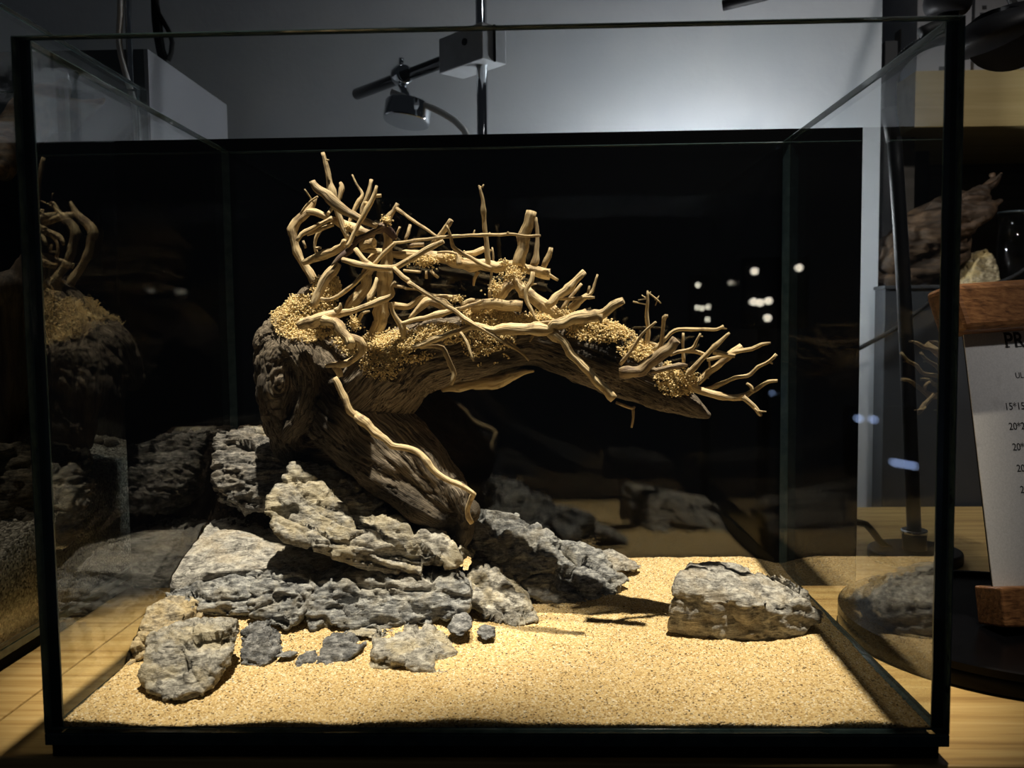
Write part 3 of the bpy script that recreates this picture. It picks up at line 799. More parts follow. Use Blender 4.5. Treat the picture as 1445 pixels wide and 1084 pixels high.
tw('B', .170, .165, [(800, 50, 84), (860, 35, 96), (925, 20, 96)], 0.); tw('B', .172, .168, [(790, 90, 52), (900, 100, 62), (1030, 100, 45)])
tw('B', .150, .140, [(710, 50, 84), (640, 120, 72), (560, 185, 48), (488, 252, 16)], .95, BR)
tw('B', .145, .135, [(735, 85, 55), (800, 170, 55), (880, 240, 50), (920, 262, 44)])
twx(.138, .120, [X('B', [(600, 195, 52), (720, 222, 56), (830, 250, 62), (940, 266, 62), (1060, 282, 62), (1150, 270, 56), (1260, 210, 62), (1350, 150, 66)]),
                 X('C', [(120, 640, 54), (220, 575, 54), (300, 535, 50), (400, 484, 36)])], .08, BR)
twx(.128, .115, [X('B', [(1120, 275, 50), (1220, 370, 50), (1320, 450, 50)]), X('D', [(110, 0, 36), (260, 90, 38), (400, 180, 38), (520, 255, 36), (620, 330, 34), (740, 395, 34), (870, 475, 30), (980, 540, 28), (1060, 590, 22), (1120, 655, 20)])])
tw('B', .135, .140, [(1140, 20, 36), (1020, 130, 40), (930, 230, 42), (860, 300, 45), (760, 400, 45), (660, 490, 48), (560, 560, 45), (470, 600, 36), (380, 585, 30)], .08)
twx(.135, .140, [X('B', [(1125, 20, 36)]), X('C', [(0, 495, 24), (150, 480, 25), (340, 455, 27), (520, 440, 27), (720, 432, 27), (880, 430, 26), (960, 420, 25), (1100, 440, 22), (1222, 438, 20)])])
tw('C', .138, .138, [(650, 430, 20), (662, 388, 8)]); tw('C', .138, .138, [(770, 430, 22), (795, 412, 18)]); tw('C', .138, .138, [(940, 420, 20), (948, 402, 12)])
tw('B', .145, .140, [(560, 235, 70), (470, 350, 96), (400, 450, 96), (350, 560, 92), (315, 680, 84)], .25, BR)
tw('B', .175, .172, [(965, 120, 108), (890, 230, 112), (850, 330, 112), (830, 480, 104), (745, 580, 112), (685, 650, 112), (640, 730, 92)], .0, BR)
tw('B', .165, .160, [(955, 375, 36), (930, 480, 50), (890, 570, 72), (880, 640, 44)])
tw('B', .140, .125, [(150, 860, 80), (300, 820, 112), (420, 785, 115), (520, 745, 110), (600, 730, 72), (720, 710, 62), (860, 660, 62), (1000, 612, 60), (1085, 575, 50), (1112, 535, 40), (1100, 470, 34), (1140, 420, 26)], .04, BR)
tw('B', .130, .128, [(540, 720, 86), (570, 680, 56), (578, 632, 18)])
tw('B', .130, .118, [(400, 800, 110), (520, 830, 92), (600, 920, 100), (660, 1000, 102), (695, 1062, 86)], .0, BR)
tw('H', .125, .135, [(820, 130, 46), (880, 190, 52), (960, 220, 62), (985, 290, 62), (940, 350, 52), (870, 390, 52), (800, 402, 46), (700, 415, 28)], .05, BR)
tw('B', .150, .150, [(880, 718, 18), (800, 750, 40), (752, 850, 50), (725, 900, 44)], .2)
tw('B', .135, .140, [(1090, 625, 36), (1110, 720, 42), (1170, 820, 52), (1205, 880, 72), (1245, 1000, 74)])
twx(.138, .138, [X('B', [(1200, 850, 50), (1290, 820, 46)]), X('D', [(200, 300, 42), (330, 270, 44), (450, 240, 44), (560, 210, 42), (680, 170, 36), (742, 138, 18)])])
twx(.160, .158, [X('B', [(1115, 455, 24), (1240, 478, 30)]), X('C', [(80, 885, 26), (190, 897, 14)])])
tw('B', .145, .145, [(1220, 300, 24), (1395, 320, 24)])
tw('C', .165, .160, [(-160, 575, 56), (0, 600, 60), (150, 600, 80), (320, 612, 92), (420, 642, 92), (560, 672, 100), (700, 690, 100), (850, 700, 100), (960, 695, 92), (1100, 722, 84), (1230, 750, 100), (1300, 762, 90)], .0, BR)
tw('C', .148, .150, [(708, 20, 26), (730, 130, 32), (735, 260, 36), (750, 400, 40), (760, 520, 42), (775, 640, 46), (770, 700, 50)])
tw('C', .148, .148, [(715, 30, 20), (690, 14, 14)]); tw('C', .148, .148, [(725, 30, 18), (740, 2, 14)])
tw('C', .155, .155, [(1142, 232, 92), (1112, 350, 95), (1085, 450, 95), (1060, 560, 96), (1038, 690, 104)], .12, BR)
tw('C', .165, .160, [(1180, 285, 26), (1190, 400, 36), (1195, 530, 40), (1170, 660, 56), (1160, 700, 50)], .35)
tw('C', .155, .155, [(1308, 540, 36), (1290, 610, 50), (1245, 700, 52)]); tw('C', .158, .158, [(1280, 765, 32), (1372, 816, 24)])
twx(.150, .140, [X('C', [(990, 800, 80), (1090, 900, 92)]), X('D', [(1110, 80, 92), (1230, 165, 102), (1330, 235, 92), (1390, 290, 76)])], 0., BR)
tw('C', .150, .150, [(985, 840, 84), (900, 920, 104), (835, 990, 80)], .0, BR)
twx(.138, .132, [X('C', [(1155, 745, 34), (1140, 830, 42), (1095, 900, 36), (1100, 980, 36)]), X('D', [(1135, 210, 32), (1165, 270, 24), (1182, 325, 16)])])
tw('C', .138, .138, [(1140, 855, 18), (1188, 848, 12)]); tw('C', .138, .138, [(1110, 890, 18), (1080, 830, 12)])
tw('C', .145, .150, [(462, 305, 46), (420, 370, 50), (380, 425, 50), (305, 510, 46)], .05)
tw('C', .135, .145, [(420, 350, 20), (460, 450, 28), (480, 530, 30), (560, 590, 32), (650, 640, 34), (740, 690, 38), (800, 712, 38)])
tw('C', .145, .145, [(340, 580, 18), (420, 575, 22), (510, 590, 26), (525, 650, 40), (530, 690, 46)])
tw('C', .170, .170, [(560, 592, 36), (660, 582, 50), (745, 548, 50)]); tw('C', .170, .170, [(770, 600, 30), (798, 552, 30)])
twx(.172, .172, [X('C', [(812, 535, 14), (820, 620, 20), (805, 750, 22), (795, 850, 25), (788, 975, 30)])], .1)
tw('C', .165, .165, [(695, 745, 26), (660, 810, 28), (650, 865, 18)]); tw('C', .155, .155, [(250, 735, 26), (252, 803, 24)])
tw('C', .155, .155, [(285, 735, 26), (355, 793, 24)]); tw('C', .150, .150, [(60, 733, 22), (205, 747, 20)]); tw('C', .168, .168, [(90, 530, 34), (150, 518, 40), (232, 514, 38)], .6)
tw('D', .160, .155, [(-30, 190, 60), (90, 195, 56), (150, 170, 52), (200, 130, 46), (260, 105, 46), (330, 108, 46), (430, 120, 46), (522, 115, 28)])
tw('D', .150, .150, [(105, 305, 24), (190, 215, 60), (280, 155, 84), (400, 190, 84), (470, 225, 60)], .05, BR)
tw('D', .145, .145, [(620, 190, 86), (760, 185, 92), (880, 185, 92), (1000, 187, 96), (1065, 196, 98)], .0, BR)
tw('D', .140, .140, [(550, 190, 50), (610, 165, 54), (665, 148, 38)])
twx(.128, .105, [X('D', [(140, 545, 42), (260, 500, 50), (400, 450, 50), (530, 400, 50), (650, 365, 50), (790, 402, 76), (900, 390, 96), (1050, 390, 98), (1200, 385, 98), (1320, 390, 102)]),
                 X('E', [(20, 640, 102), (150, 602, 112), (300, 570, 112), (440, 540, 112), (530, 505, 92), (620, 450, 92), (722, 393, 76)])], 0., BR)
twx(.116, .105, [X('D', [(1280, 395, 84), (1370, 480, 74)]), X('E', [(20, 720, 80), (100, 820, 86), (180, 920, 88), (270, 1030, 86)]), X('G', [(400, 830, 40), (465, 905, 38)])], 0., BR)
tw('D', .120, .115, [(540, 415, 26), (590, 490, 28), (620, 570, 28), (652, 662, 16)])
tw('D', .130, .125, [(200, 545, 30), (300, 538, 32), (390, 552, 42), (420, 610, 46), (450, 690, 46), (487, 770, 46), (462, 865, 28)], .08)
tw('D', .190, .175, [(390, 905, 46), (480, 875, 88), (600, 872, 92), (740, 850, 100), (880, 822, 102), (1000, 782, 84), (1070, 752, 56), (1165, 745, 22)], .05, BR)
tw('D', .120, .118, [(925, 465, 14), (1000, 530, 20), (1075, 605, 14)], .3); tw('D', .118, .115, [(1168, 425, 26), (1128, 495, 18)])
twx(.118, .112, [X('D', [(1160, 332, 20), (1300, 325, 20), (1445, 285, 22)])])
tw('E', .140, .132, [(322, 105, 64), (220, 200, 72), (120, 290, 80), (50, 350, 86), (0, 400, 86), (-60, 445, 80)], 0., BR)
tw('E', .150, .145, [(292, 222, 30), (255, 270, 33), (180, 360, 34), (85, 490, 32)]); tw('E', .145, .142, [(456, 125, 20), (430, 220, 30), (400, 300, 36), (350, 350, 60), (270, 400, 72), (180, 490, 84)], 0., BR)
tw('E', .140, .143, [(55, 375, 30), (200, 378, 32), (320, 360, 36), (425, 360, 22)]); tw('E', .143, .143, [(375, 240, 18), (360, 320, 32)], .4)
tw('E', .125, .120, [(335, 498, 56), (250, 520, 46), (150, 560, 40), (-10, 605, 40)]); tw('E', .105, .105, [(480, 530, 60), (492, 625, 30)], .2)
tw('E', .145, .145, [(966, 288, 16), (968, 400, 32), (960, 520, 38), (970, 640, 40), (970, 760, 46), (950, 890, 58)])
for q in ([(820, 400, 18), (945, 432, 14)], [(975, 310, 14), (1050, 370, 18), (1102, 420, 12)], [(1082, 342, 10), (1062, 400, 12), (1045, 445, 10)], [(905, 335, 14), (965, 380, 18)], [(872, 388, 14), (965, 370, 16)], [(1000, 300, 12), (950, 360, 14)], [(1040, 385, 12), (1080, 350, 10)]):
    tw('E', .145, .145, q)
tw('E', .120, .130, [(1052, 610, 26), (960, 690, 32), (880, 780, 34), (800, 900, 34), (685, 1045, 38)], .1)
tw('E', .138, .140, [(1176, 545, 28), (1138, 562, 44), (1122, 700, 40), (1110, 820, 46), (1085, 910, 52)]); tw('E', .150, .145, [(555, 730, 34), (720, 725, 46), (830, 770, 40), (960, 810, 38), (1080, 855, 34)])
tw('E', .145, .145, [(790, 935, 44), (900, 930, 40), (1060, 920, 34)], .6)
tw('F', .140, .140, [(15, 390, 28), (100, 310, 30), (190, 222, 33), (330, 215, 29), (440, 208, 28), (550, 210, 27), (608, 180, 22)]); tw('F', .140, .140, [(590, 198, 16), (636, 205, 10)])
tw('G', .125, .118, [(492, 782, 36), (570, 780, 50), (640, 730, 52), (710, 680, 52), (752, 640, 46)], .55, BR)
tw('F', .148, .148, [(265, 240, 22), (265, 370, 25), (270, 495, 32)]); tw('F', .135, .138, [(412, 245, 18), (375, 320, 27), (345, 370, 27), (220, 400, 27), (150, 430, 24)]); tw('F', .135, .135, [(400, 268, 16), (432, 270, 12)])
tw('F', .138, .136, [(210, 400, 28), (360, 400, 33), (450, 425, 32)])
tw('F', .128, .135, [(662, 238, 20), (560, 330, 38), (470, 420, 42), (390, 500, 48), (320, 570, 52), (262, 615, 46)], 0., BR)
tw('F', .130, .128, [(520, 400, 46), (620, 420, 40), (705, 435, 36)]); tw('F', .138, .128, [(465, 472, 28), (590, 440, 33), (720, 400, 38), (850, 375, 33), (930, 335, 29), (1008, 325, 20)])
tw('F', .140, .140, [(765, 352, 54), (700, 400, 56), (600, 480, 62), (500, 552, 66), (430, 620, 66), (365, 690, 56)], 0., BR); tw('F', .138, .138, [(485, 465, 14), (492, 540, 20)])
tw('F', .130, .140, [(1058, 420, 32), (1000, 480, 30), (900, 530, 33), (840, 590, 35), (700, 625, 35), (580, 680, 37), (480, 715, 40), (380, 715, 38)]); tw('F', .131, .131, [(1005, 490, 18), (1025, 500, 14)])
tw('F', .140, .128, [(290, 640, 50), (370, 710, 62), (460, 745, 62), (610, 785, 56), (770, 785, 62), (840, 742, 42), (930, 690, 34), (990, 655, 33), (1067, 645, 24)], 0., BR)
tw('F', .130, .130, [(805, 668, 22), (842, 700, 30), (852, 735, 34)]); tw('F', .130, .126, [(770, 790, 54), (860, 860, 42), (912, 922, 40), (935, 938, 26)], .3)
tw('F', .126, .126, [(900, 905, 20), (972, 910, 12)]); tw('F', .126, .126, [(870, 880, 18), (925, 940, 12)])
tw('G', .140, .140, [(475, 918, 14), (545, 945, 15), (562, 935, 11)], .2); tw('G', .140, .140, [(552, 938, 14), (553, 985, 13), (545, 1032, 10)], .2)
tw('F', .125, .135, [(-20, 570, 40), (120, 540, 46), (250, 515, 40), (295, 520, 28)], .7)
tw('H', .140, .140, [(770, 420, 50), (800, 460, 52), (810, 500, 46)], .1)
twx(.122, .109, [X('H', [(765, 510, 48), (810, 590, 56), (850, 670, 56), (890, 750, 60), (960, 810, 56), (1030, 865, 58)]),
                 X('I', [(130, 50, 50), (190, 90, 56), (240, 150, 53), (310, 195, 51), (360, 240, 49), (430, 255, 46), (530, 280, 46), (590, 330, 46), (640, 400, 46), (700, 450, 43), (770, 490, 41), (860, 530, 41), (940, 585, 34)])], .0, 'root')
tw('I', .111, .118, [(935, 575, 34), (910, 615, 36), (885, 680, 38), (893, 735, 40), (918, 780, 40)], .05, 'root')

k = 0
for name, pts, bark in TW:
    k += 1
    arr = []
    for (x, y, Y, r) in pts:
        Y = Y+TS
        a = P(x, y, Y); arr.append((a[0], a[1], a[2], r*m_per_px(Y)))
    arr = np.array(arr)
    big = arr[:, 3].max()
    pr = catmull(arr, 0.0025)
    # knees and crooked growth
    nz = np.stack([np.arange(len(pr))*0.33+k*5.1, np.full(len(pr), k*1.7), np.zeros(len(pr))], 1)
    pr[:, 0] += 0.42*pr[:, 3]*pn(nz)*1.4; pr[:, 2] += 0.42*pr[:, 3]*pn(nz+40)*1.4; pr[:, 1] += 0.6*pr[:, 3]*pn(nz*0.6+80)
    pr[:, 3] *= 1+0.22*pn(nz*2.0+120)
    rk_ = np.random.RandomState(k)
    for _n in range(int(len(pr)/9)):                       # nodes where side shoots broke off
        i0 = rk_.randint(1, len(pr)-1); pr[:, 3] *= 1+rk_.uniform(.12, .34)*np.exp(-((np.arange(len(pr))-i0)/1.1)**2)
    V, F, S, A = tube_data(pr, 14 if big > 0.0032 else 9, 0.34 if big > 0.002 else 0.2, k)
    me = from_data(V, F)
    me.polygons.foreach_set('use_smooth', [len(p.vertices) == 4 for p in me.polygons])
    g = np.stack([S*60+k*3.3, np.cos(A)*2.2+k, np.sin(A)*2.2], 1)
    at = me.attributes.new('grain', 'FLOAT_VECTOR', 'POINT'); at.data.foreach_set('vector', g.ravel())
    at = me.attributes.new('bark', 'FLOAT', 'POINT'); at.data.foreach_set('value', np.full(len(V), bark))
    link(name, me, 'twig_wood', tree)

# sawdust glued over the joints: (px, py, half width, half height, count)
def clump(spots, up=-0.2, rr=(0.0003, 0.00075)):
    for (cx, cy, rx, ry, nn, lift) in spots:
        nn = nn*3
        m = (((tpx-cx)/rx)**2+((tpy-cy)/ry)**2 < 1) & ((trunk_no@(-_f) > -0.1)) & (trunk_no[:, 2] > up)
        ids = np.nonzero(m)[0]
        if len(ids) < 5: continue
        dd = ((tpx[ids]-cx)/rx)**2+((tpy[ids]-cy)/ry)**2
        pr_ = np.exp(-1.2*dd); pr_ /= pr_.sum()
        pick = np.random.choice(ids, nn, p=pr_)
        pos = trunk_co[pick]+trunk_no[pick]*np.random.uniform(-0.0002, lift, nn)[:, None]+np.random.normal(0, 0.0006, (nn, 3))
        grains('sawdust_clump', pos, np.random.uniform(*rr, nn), 'sawdust', tree)
clump([(432, 450, 48, 34, 1500, .003), (462, 410, 22, 20, 500, .002), (505, 480, 40, 26, 600, .004), (572, 492, 44, 24, 900, .004), (540, 515, 30, 22, 400, .003),
       (620, 472, 36, 14, 500, .003), (690, 470, 40, 50, 1500, .003), (685, 452, 26, 16, 500, .006), (800, 452, 60, 14, 900, .003), (850, 470, 50, 15, 900, .003), (905, 495, 36, 14, 600, .003),
       (955, 535, 34, 24, 900, .004), (740, 455, 60, 10, 500, .002)])
def blob(spots):
    for (cx, cy, Y, rx, ry, nn) in spots:
        Y = Y+TS; c0 = P(cx, cy, Y); nn = nn*3; v = np.random.normal(size=(nn, 3)); v /= np.linalg.norm(v, axis=1)[:, None]
        v = v*np.abs(np.random.normal(0, 0.62, nn))[:, None]
        s = m_per_px(Y)
        grains('sawdust_clump', c0+v*np.array([rx*s, 0.5*(rx+ry)*s, ry*s]), np.random.uniform(.0003, .0007, nn), 'sawdust', tree)
blob([(725, 388, .150, 16, 12, 300), (700, 408, .148, 9, 13, 200), (600, 368, .158, 20, 9, 260), (640, 362, .158, 14, 6, 160), (545, 311, .155, 7, 6, 90), (575, 480, .150, 22, 10, 260),
      (500, 455, .148, 10, 12, 160), (645, 422, .140, 9, 6, 90), (968, 533, .138, 18, 12, 260), (713, 371, .150, 8, 5, 60), (525, 425, .155, 6, 6, 60), (490, 320, .165, 5, 4, 40), (790, 440, .135, 10, 6, 90)])

# ------------------------------------------------------------------ neighbouring tank on the left
NX = -0.318; NB_ = 0.362; NF = 0.03
nt = empty('gravel_tank', (-0.55, 0.2, 0.0), 'dim neighbouring glass tank with gravel bank and big brown driftwood', 'aquarium')
pane('bottom_pane', (-0.82, NF, 0.0), (NX, NB_, 0.006), nt, ('neighbour_glass', 'glass_edge'))
pane('side_pane', (NX-0.006, NF, 0.006), (NX, NB_, 0.42), nt, ('neighbour_glass', 'glass_edge'))
pane('side_pane', (-0.82, NF, 0.006), (-0.814, NB_, 0.42), nt, ('neighbour_glass', 'glass_edge'))
pane('back_pane', (-0.814, NB_-0.006, 0.006), (NX-0.006, NB_, 0.42), nt, ('neighbour_glass', 'glass_edge'))
pane('front_pane', (-0.814, NF, 0.006), (NX-0.006, NF+0.006, 0.42), nt, ('neighbour_glass', 'glass_edge'))
nm = box('foam_mat', (-0.818, NF+0.002, TZ), (NX-0.002, NB_-0.002, 0.0), 'foam_black'); tag(nm, 'black foam mat under the dim gravel tank', 'mat')
bd = box('background_board', (-0.83, 0.366, TZ), (-0.250, 0.370, 0.376), 'board_black'); tag(bd, 'black backdrop board behind the dim gravel tank', 'board')
def grav_h(x, y):
    a = np.interp(y, [0.0, 0.10, 0.18, 0.30, 0.36], [0.03, 0.05, 0.078, 0.100, 0.102])
    return a+0.030*np.clip((NX-0.006-x)/0.12, 0, 1)+0.003*pn(np.stack([x*30, y*30, 0*x], -1).reshape(-1, 3)).reshape(x.shape)
n = 120
sx, sy = np.meshgrid(np.linspace(-0.812, NX-0.0065, n), np.linspace(NF+0.0065, NB_-0.0065, n)); sz = grav_h(sx, sy)+0.0008*np.random.normal(size=sx.shape)
sv = np.stack([sx, sy, sz], -1).reshape(-1, 3); si = np.arange(n*n).reshape(n, n)
sf = np.stack([si[:-1, :-1], si[:-1, 1:], si[1:, 1:], si[1:, :-1]], -1).reshape(-1, 4).tolist()
ring = list(si[0, :])+list(si[1:, -1])+list(si[-1, -2::-1])+list(si[-2:0:-1, 0]); base = len(sv)
low = sv[ring].copy(); low[:, 2] = 0.0065; sv = np.vstack([sv, low]); L = len(ring)
for i in range(L): sf.append([int(ring[i]), base+i, base+(i+1) % L, int(ring[(i+1) % L])])
sf.append(list(range(base+L-1, base-1, -1)))
tag(link('gravel_bank', from_data(sv, sf), 'gravel', None, None, True), 'grey gravel bank inside the dim neighbouring tank', 'gravel', None, 'stuff')

def driftwood(name, label, chains, mat, voxel, seed, lump=0.006, parent=None, fl=(55, 55, 14)):
    bm = bmesh.new()
    for ch in chains:
        pr = catmull(chain(ch), 0.006); V, F, S, A = tube_data(pr, 16)
        vs = [bm.verts.new(tuple(v)) for v in V]
        for f in F: bm.faces.new([vs[i] for i in f])
        for e in (0, -1): bmesh.ops.create_icosphere(bm, subdivisions=2, radius=max(0.001, pr[e, 3]*0.98), matrix=Matrix.Translation(Vector(pr[e, :3])))
    bmesh.ops.recalc_face_normals(bm, faces=bm.faces[:])
    me = bpy.data.meshes.new('t'); bm.to_mesh(me); bm.free(); me = remesh(me, voxel); co, no = co_no(me)
    disp = lump*fbm(co*24+seed, 3)+lump*0.75*(ridged(co*np.array(fl)+seed, 4)-0.3)-lump*0.5*np.exp(-(pn(co*np.array(fl)*0.7+seed)/0.08)**2)
    me.vertices.foreach_set('co', (co+no*disp[:, None]).ravel()); me.update()
    return link(name, me, mat, parent, None, True)
o = driftwood('driftwood_root', '', [[(-60, 650, .25, 60), (-10, 590, .25, 42), (20, 520, .25, 30), (10, 450, .25, 30), (40, 400, .25, 24), (75, 350, .26, 28), (85, 300, .27, 22), (75, 296, .27, 12)],
                                    [(40, 400, .25, 26), (90, 440, .26, 30), (105, 500, .27, 30), (110, 550, .27, 30), (90, 600, .27, 40), (60, 640, .26, 40)],
                                    [(-20, 420, .24, 30), (0, 410, .24, 24), (40, 405, .25, 20)],
                                    [(75, 330, .27, 24), (110, 350, .28, 20), (135, 340, .28, 10), (135, 300, .28, 5)]], 'neighbour_driftwood', 0.0025, 2)
tag(o, 'big brown twisted driftwood root inside the dim gravel tank', 'driftwood')
o = driftwood('driftwood_root', '', [[(-60, 250, .2, 40), (-10, 240, .2, 18), (20, 200, .25, 30), (60, 150, .27, 26), (90, 122, .28, 8)], [(60, 160, .27, 26), (110, 160, .28, 18), (145, 140, .28, 8)], [(-60, 240, .2, 20), (-50, 420, .23, 24), (-50, 620, .25, 30)]], 'dark_driftwood', 0.003, 5)
tag(o, 'blackish driftwood rising to the rim of the dim gravel tank', 'driftwood')
rock('tank_rock', 'brown rock beside the driftwood root on the gravel bank', [[(-60, 790, .155), (-60, 640, .17), (20, 618, .2), (62, 640, .2), (72, 690, .19), (50, 760, .17), (10, 800, .155)]], 'rock_brown', 0.05, 0.002, 1.0, (0, 0, 1), 0.6, 30, intank=False)
for i, (x, y, Y, r) in enumerate(((158, 637, .33, 9), (140, 641, .33, 7), (96, 700, .23, 9), (75, 715, .22, 11))):
    c0 = P(x, y, Y); rr = r*m_per_px(Y); c0[2] = max(float(grav_h(np.array([c0[0]]), np.array([c0[1]]))[0]), 0)+rr*0.35
    bm = bmesh.new(); bmesh.ops.create_icosphere(bm, subdivisions=3, radius=rr)
    for v in bm.verts: v.co = Vector((v.co.x*1.15, v.co.y, v.co.z*0.75))*(1+0.12*pn(np.array([v.co[:]])*120+i*9)[0])+Vector(c0)
    o = link('pebble', from_bm(bm), 'rock_brown', None, None, True); tag(o, ('larger round pebble on the crest of the gravel bank', 'smaller pebble touching the round one on the gravel crest', 'small pebble lower on the gravel slope above the brown rock', 'flattish pebble on the gravel slope against the brown rock')[i], 'pebble', 'pebbles on the gravel bank')

# pale storage box behind the gravel tank, reaching to the wall
bx = empty('storage_box', (-0.50, 0.51, TZ), 'tall pale grey storage box against the wall behind the dim gravel tank', 'box')
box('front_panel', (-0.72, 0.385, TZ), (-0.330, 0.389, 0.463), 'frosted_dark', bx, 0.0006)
box('side_panel', (-0.330, 0.385, TZ), (-0.326, 0.59, 0.463), 'frosted_lit', bx, 0.0006)
box('side_panel', (-0.724, 0.385, TZ), (-0.72, 0.59, 0.463), 'frosted_dark', bx, 0.0006)
box('rear_panel', (-0.72, 0.586, TZ), (-0.330, 0.59, 0.463), 'frosted_lit', bx, 0.0006)

# ------------------------------------------------------------------ stands and cables behind the board
st = empty('lamp_stand', (-0.024, 0.42, TZ), 'chrome stand with clamp block and tilted rod behind the black board', 'lamp stand')
pp = P(680, 100, .42)
cyl('base_plate', (pp[0], .42, TZ), (pp[0], .42, TZ+.012), .06, 'steel', st, 32, bevel=.002)
cyl('pole', (pp[0], .42, TZ+.012), (pp[0], .42, 0.62), .0052, 'chrome', st, 20)
zr = P(668, 68, .42)[2]
rod0 = np.array([pp[0]+0.004, .414, zr]); rod1 = PZ(503, 133, zr)
dr = (rod1-rod0)/np.linalg.norm(rod1-rod0)
cyl('rod', rod0, rod1, .0062, 'dark_chrome', st, 20, bevel=.001)
bm = bmesh.new(); box_bm(bm, (-0.018, -0.015, -0.0165), (0.046, 0.015, 0.0165), 0.0012)
ang = math.atan2(dr[1], dr[0]); bm.transform(Matrix.Translation(Vector((pp[0], .42, zr))) @ Matrix.Rotation(ang, 4, 'Z'))
ck = link('clamp_block', from_bm(bm), 'steel', st)
c0 = np.array([pp[0], .42, zr])
side = np.array([dr[1], -dr[0], 0.0])
if side[1] > 0: side = -side
cyl('set_screw', c0+dr*0.006+side*0.0145+np.array([0, 0, .004]), c0+dr*0.006+side*0.0165+np.array([0, 0, .004]), .0032, 'plastic_black', ck, 16)
box('clamp_slot', (c0[0]-dr[0]*.0185-.0012, c0[1]-dr[1]*.0185-.0010, zr-.0166), (c0[0]-dr[0]*.0185+.0012, c0[1]-dr[1]*.0185+.0010, zr+.0166), 'plastic_black', ck)
h0 = PZ(567, 106, zr)
hd = empty('chrome_spotlight', (h0[0], h0[1], zr-0.06), 'small chrome spotlight head hanging from the tilted rod', 'spotlight')
cyl('rod_clamp', h0-dr*.007, h0+dr*.007, .0105, 'chrome', hd, 24, bevel=.002)
cyl('thumb_screw', h0+np.array([0, 0, .008]), h0+np.array([0, 0, .017]), .0028, 'chrome', hd, 14)
cyl('stem', h0+np.array([0, 0, -.009]), h0+np.array([.008, 0, -.030]), .0042, 'chrome', hd, 14)
hc = P(575, 160, h0[1])
cyl('head', hc+np.array([.002, 0, .010]), hc+np.array([-.001, -.003, -.010]), .0245, 'chrome', hd, 32, bevel=.002)
cb = tube('lamp_cable', [P(552, 130, h0[1]-.012), P(585, 143, h0[1]-.014), P(625, 160, h0[1]-.016), P(655, 184, h0[1]-.02), P(668, 230, h0[1]-.03), P(672, 330, h0[1]-.03)], .0033, 'cable_white')
tag(cb, 'white cable drooping from the chrome spotlight', 'cable')

pl = empty('thin_stand', (-0.40, 0.47, TZ), 'thin shiny pole beside the white cable above the dim tank', 'pole')
q0 = P(182, 80, .375)
pl.location = (q0[0], .375, TZ)
cyl('pole', (q0[0], .377, TZ+.008), (q0[0], .377, 0.66), .003, 'chrome', pl, 14)
cyl('foot', (q0[0], .377, TZ), (q0[0], .377, TZ+.008), .0065, 'steel', pl, 20)
tag(tube('white_cable', [P(168, -40, .374), P(170, 20, .374), P(168, 60, .374), P(176, 100, .374), P(188, 140, .374), P(196, 185, .374), P(198, 260, .375)], .0027, 'cable_white'), 'white cable hanging beside the thin shiny pole', 'cable')
tag(tube('black_cable', [P(208, -30, .60), P(222, 10, .60), P(226, 40, .60), P(230, 70, .60), P(238, 85, .60), P(243, 60, .60), P(236, 40, .60), P(224, 20, .60)], .0028, 'rubber_black'), 'thin black cable looped on the wall above the pale box', 'cable')
tag(tube('thick_black_cable', [P(218, -30, .605), P(220, 30, .605), P(226, 70, .605), P(234, 110, .605), P(225, 150, .605), P(205, 200, .605)], .0046, 'rubber_black'), 'thicker black cable hanging down the wall behind the pale box', 'cable')

# ------------------------------------------------------------------ right side: gooseneck lamp
gn = empty('gooseneck_lamp', (0.365, 0.371, TZ), 'black gooseneck lamp standing behind the right rear corner of the aquarium', 'lamp')
GY = .371
cyl('base', (0.365, GY, TZ), (0.365, GY, TZ+.010), .040, 'plastic_black', gn, 40, bevel=.002)
cyl('collar', P(1291, 785, GY), P(1290, 752, GY), .0105, 'plastic_black', gn, 24, bevel=.002)
cyl('collar_ring', P(1290, 754, GY), P(1290, 747, GY), .0115, 'chrome', gn, 24, bevel=.001)
tube('pole', [P(1290, 750, GY), P(1276, 420, GY), P(1262, 195, GY)], .0062, 'plastic_black', gn, 16, 0.03)
cyl('joint_sleeve', P(1261, 200, GY), P(1254, 153, GY), .0062, 'rubber_black', gn, 20, r1=.0066)
neckp = np.array([P(1254, 156, GY), P(1255, 120, GY), P(1268, 90, GY), P(1295, 66, GY), P(1330, 54, GY), P(1375, 52, GY)])
npr = catmull(np.column_stack([neckp, np.full(6, .0056)]), 0.0012)
npr[:, 3] *= 1+0.10*np.cos(np.arange(len(npr))*math.pi)
V, F, S, A = tube_data(npr, 14)
link('gooseneck', from_data(V, F), 'gloss_black', gn, None, True)
bm = bmesh.new(); bmesh.ops.create_uvsphere(bm, u_segments=32, v_segments=16, radius=1.0)
hc = P(1415, 50, GY-.02)
for v in bm.verts: v.co = Vector((v.co.x*.044, v.co.y*.044, v.co.z*(.022 if v.co.z > 0 else .010)))
bm.transform(Matrix.Translation(Vector(hc)) @ Matrix.Rotation(-0.30, 4, 'Y'))
link('lamp_head', from_bm(bm), 'plastic_black', gn, None, True)
cyl('lens', hc+np.array([.0, -.006, -.0045]), hc+np.array([-.003, -.010, -.0125]), .034, 'gloss_black', gn, 32, r1=.028)
tube('head_bracket', [P(1300, 48, GY), P(1325, 38, GY), P(1345, 48, GY)], .006, 'rubber_black', gn, 12, .005)
tag(tube('power_cable', [P(1288, 786, GY+.008), P(1262, 778, GY+.01), P(1240, 762, GY+.01), P(1222, 740, GY+.01), P(1190, 735, GY+.02)], .0032, 'rubber_black'), 'black power cable running from the gooseneck lamp collar', 'cable')

